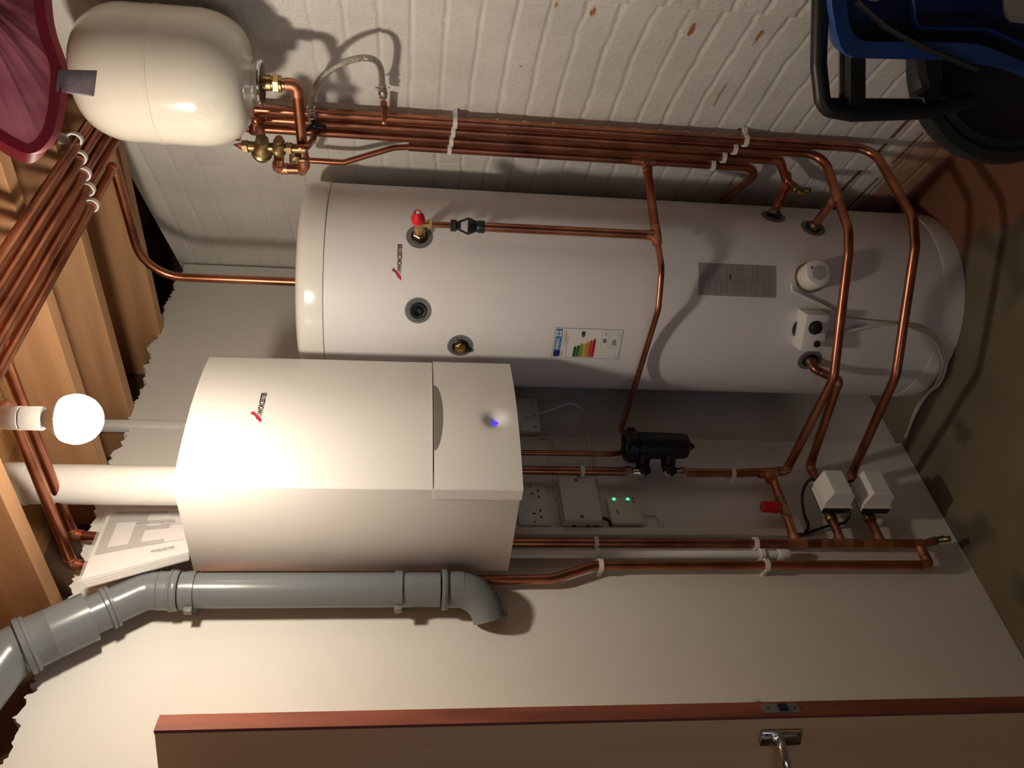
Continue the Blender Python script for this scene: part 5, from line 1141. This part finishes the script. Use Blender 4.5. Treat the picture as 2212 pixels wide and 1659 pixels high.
bm = BM(); bm.faces.new([bm.verts.new(oc(x, y, -0.012)) for x, y in ((2172, -50), (2174, 20), (2180, 38), (2190, 48), (2260, 56), (2260, -50))]); o = obj('light_panel', bm, 'grey_plastic', ctm, smooth=False, label='pale grey panel'); sm = o.modifiers.new('thickness', 'SOLIDIFY'); sm.thickness = 0.01
bm = BM(); bm.faces.new([bm.verts.new(oc(x, y, 0.06)) for x, y in ((1872, -10), (1875, 1), (1890, 4), (1902, 0), (1902, -10))]); obj('sticker', bm, 'label_white', ctm, smooth=False)
fr_ = fillet([oc(1774, -80, 0.05), oc(1770, 60, 0.05), oc(1768, 140, 0.05), oc(1776, 215, 0.05), oc(1787, 236, 0.05), oc(1842, 246, 0.05), oc(2010, 240, 0.05), oc(2100, 215, 0.05)], 0.03)
obj('handle_frame', tube(BM(), fr_, 0.016, 12, flat_=(0.0155, 0.0155)), 'black_plastic', ctm)
bm = BM(); box(bm, (-0.013, -0.05, -0.006), (0.013, 0.05, 0.006)); bm.free()
def slab(pts, back, th_, m, name, bev=0.001):
    bm = BM(); f = bm.faces.new([bm.verts.new(oc(x, y, back)) for x, y in pts]); r_ = bmesh.ops.extrude_face_region(bm, geom=[f]); bmesh.ops.translate(bm, verts=[v for v in r_['geom'] if isinstance(v, bmesh.types.BMVert)], vec=-qn*th_)
    return obj(name, bm, m, ctm, smooth=False)
slab([(1838, 120), (1870, 120), (1870, 225), (1838, 228)], 0.03, 0.025, 'black_plastic', 'cross_bar')
slab([(1814, 104), (1838, 118), (1838, 222), (1814, 220)], 0.075, 0.006, 'seal_foam', 'side_plate')
slab([(1795, 212), (1990, 214), (2010, 250), (1800, 232)], 0.06, 0.02, 'black_plastic', 'lower_rail')
slab([(2030, 130), (1998, 128), (2002, 160), (2010, 190), (1980, 208), (2030, 215)], 0.05, 0.03, 'black_plastic', 'wheel_arm')
slab([(1990, 255), (2035, 262), (2050, 230), (1990, 240)], 0.05, 0.02, 'black_plastic', 'foot')
b = BM(); tube(b, [oc(1848, 2, -0.01), oc(1915, 60, -0.015), oc(1985, 98, -0.02), oc(2062, 131, -0.02), oc(2110, 150, -0.02)], 0.01, 10, flat_=(0.011, 0.004)); obj('strap', b, 'dark_plastic', ctm)
wc = oc(2205, 98, 0.135); wr_ = 0.235
wh = obj('wheel', lathe(BM(), [(-0.020, wr_*0.55), (-0.024, wr_*0.80), (-0.030, wr_*0.88), (-0.028, wr_*0.965), (-0.012, wr_), (0.012, wr_), (0.028, wr_*0.965), (0.030, wr_*0.88), (0.022, wr_*0.84), (0.026, wr_*0.78), (0.016, wr_*0.72), (0.020, wr_*0.3), (0.030, wr_*0.18), (0.030, 0)], wc, qn, 64), 'dark_plastic', ctm, label='large black plastic wheel')
for sgn_ in (-1, 1):
    sx_ = Vector((qn.y, -qn.x, 0))*0.12*sgn_
    obj('stand_leg', tube(BM(), [wc+qn*0.04+sx_*0.2, Vector((wc.x+sx_.x+qn.x*0.05, wc.y+sx_.y+qn.y*0.05, 0.012))], 0.012, 10), 'black_plastic', ctm)
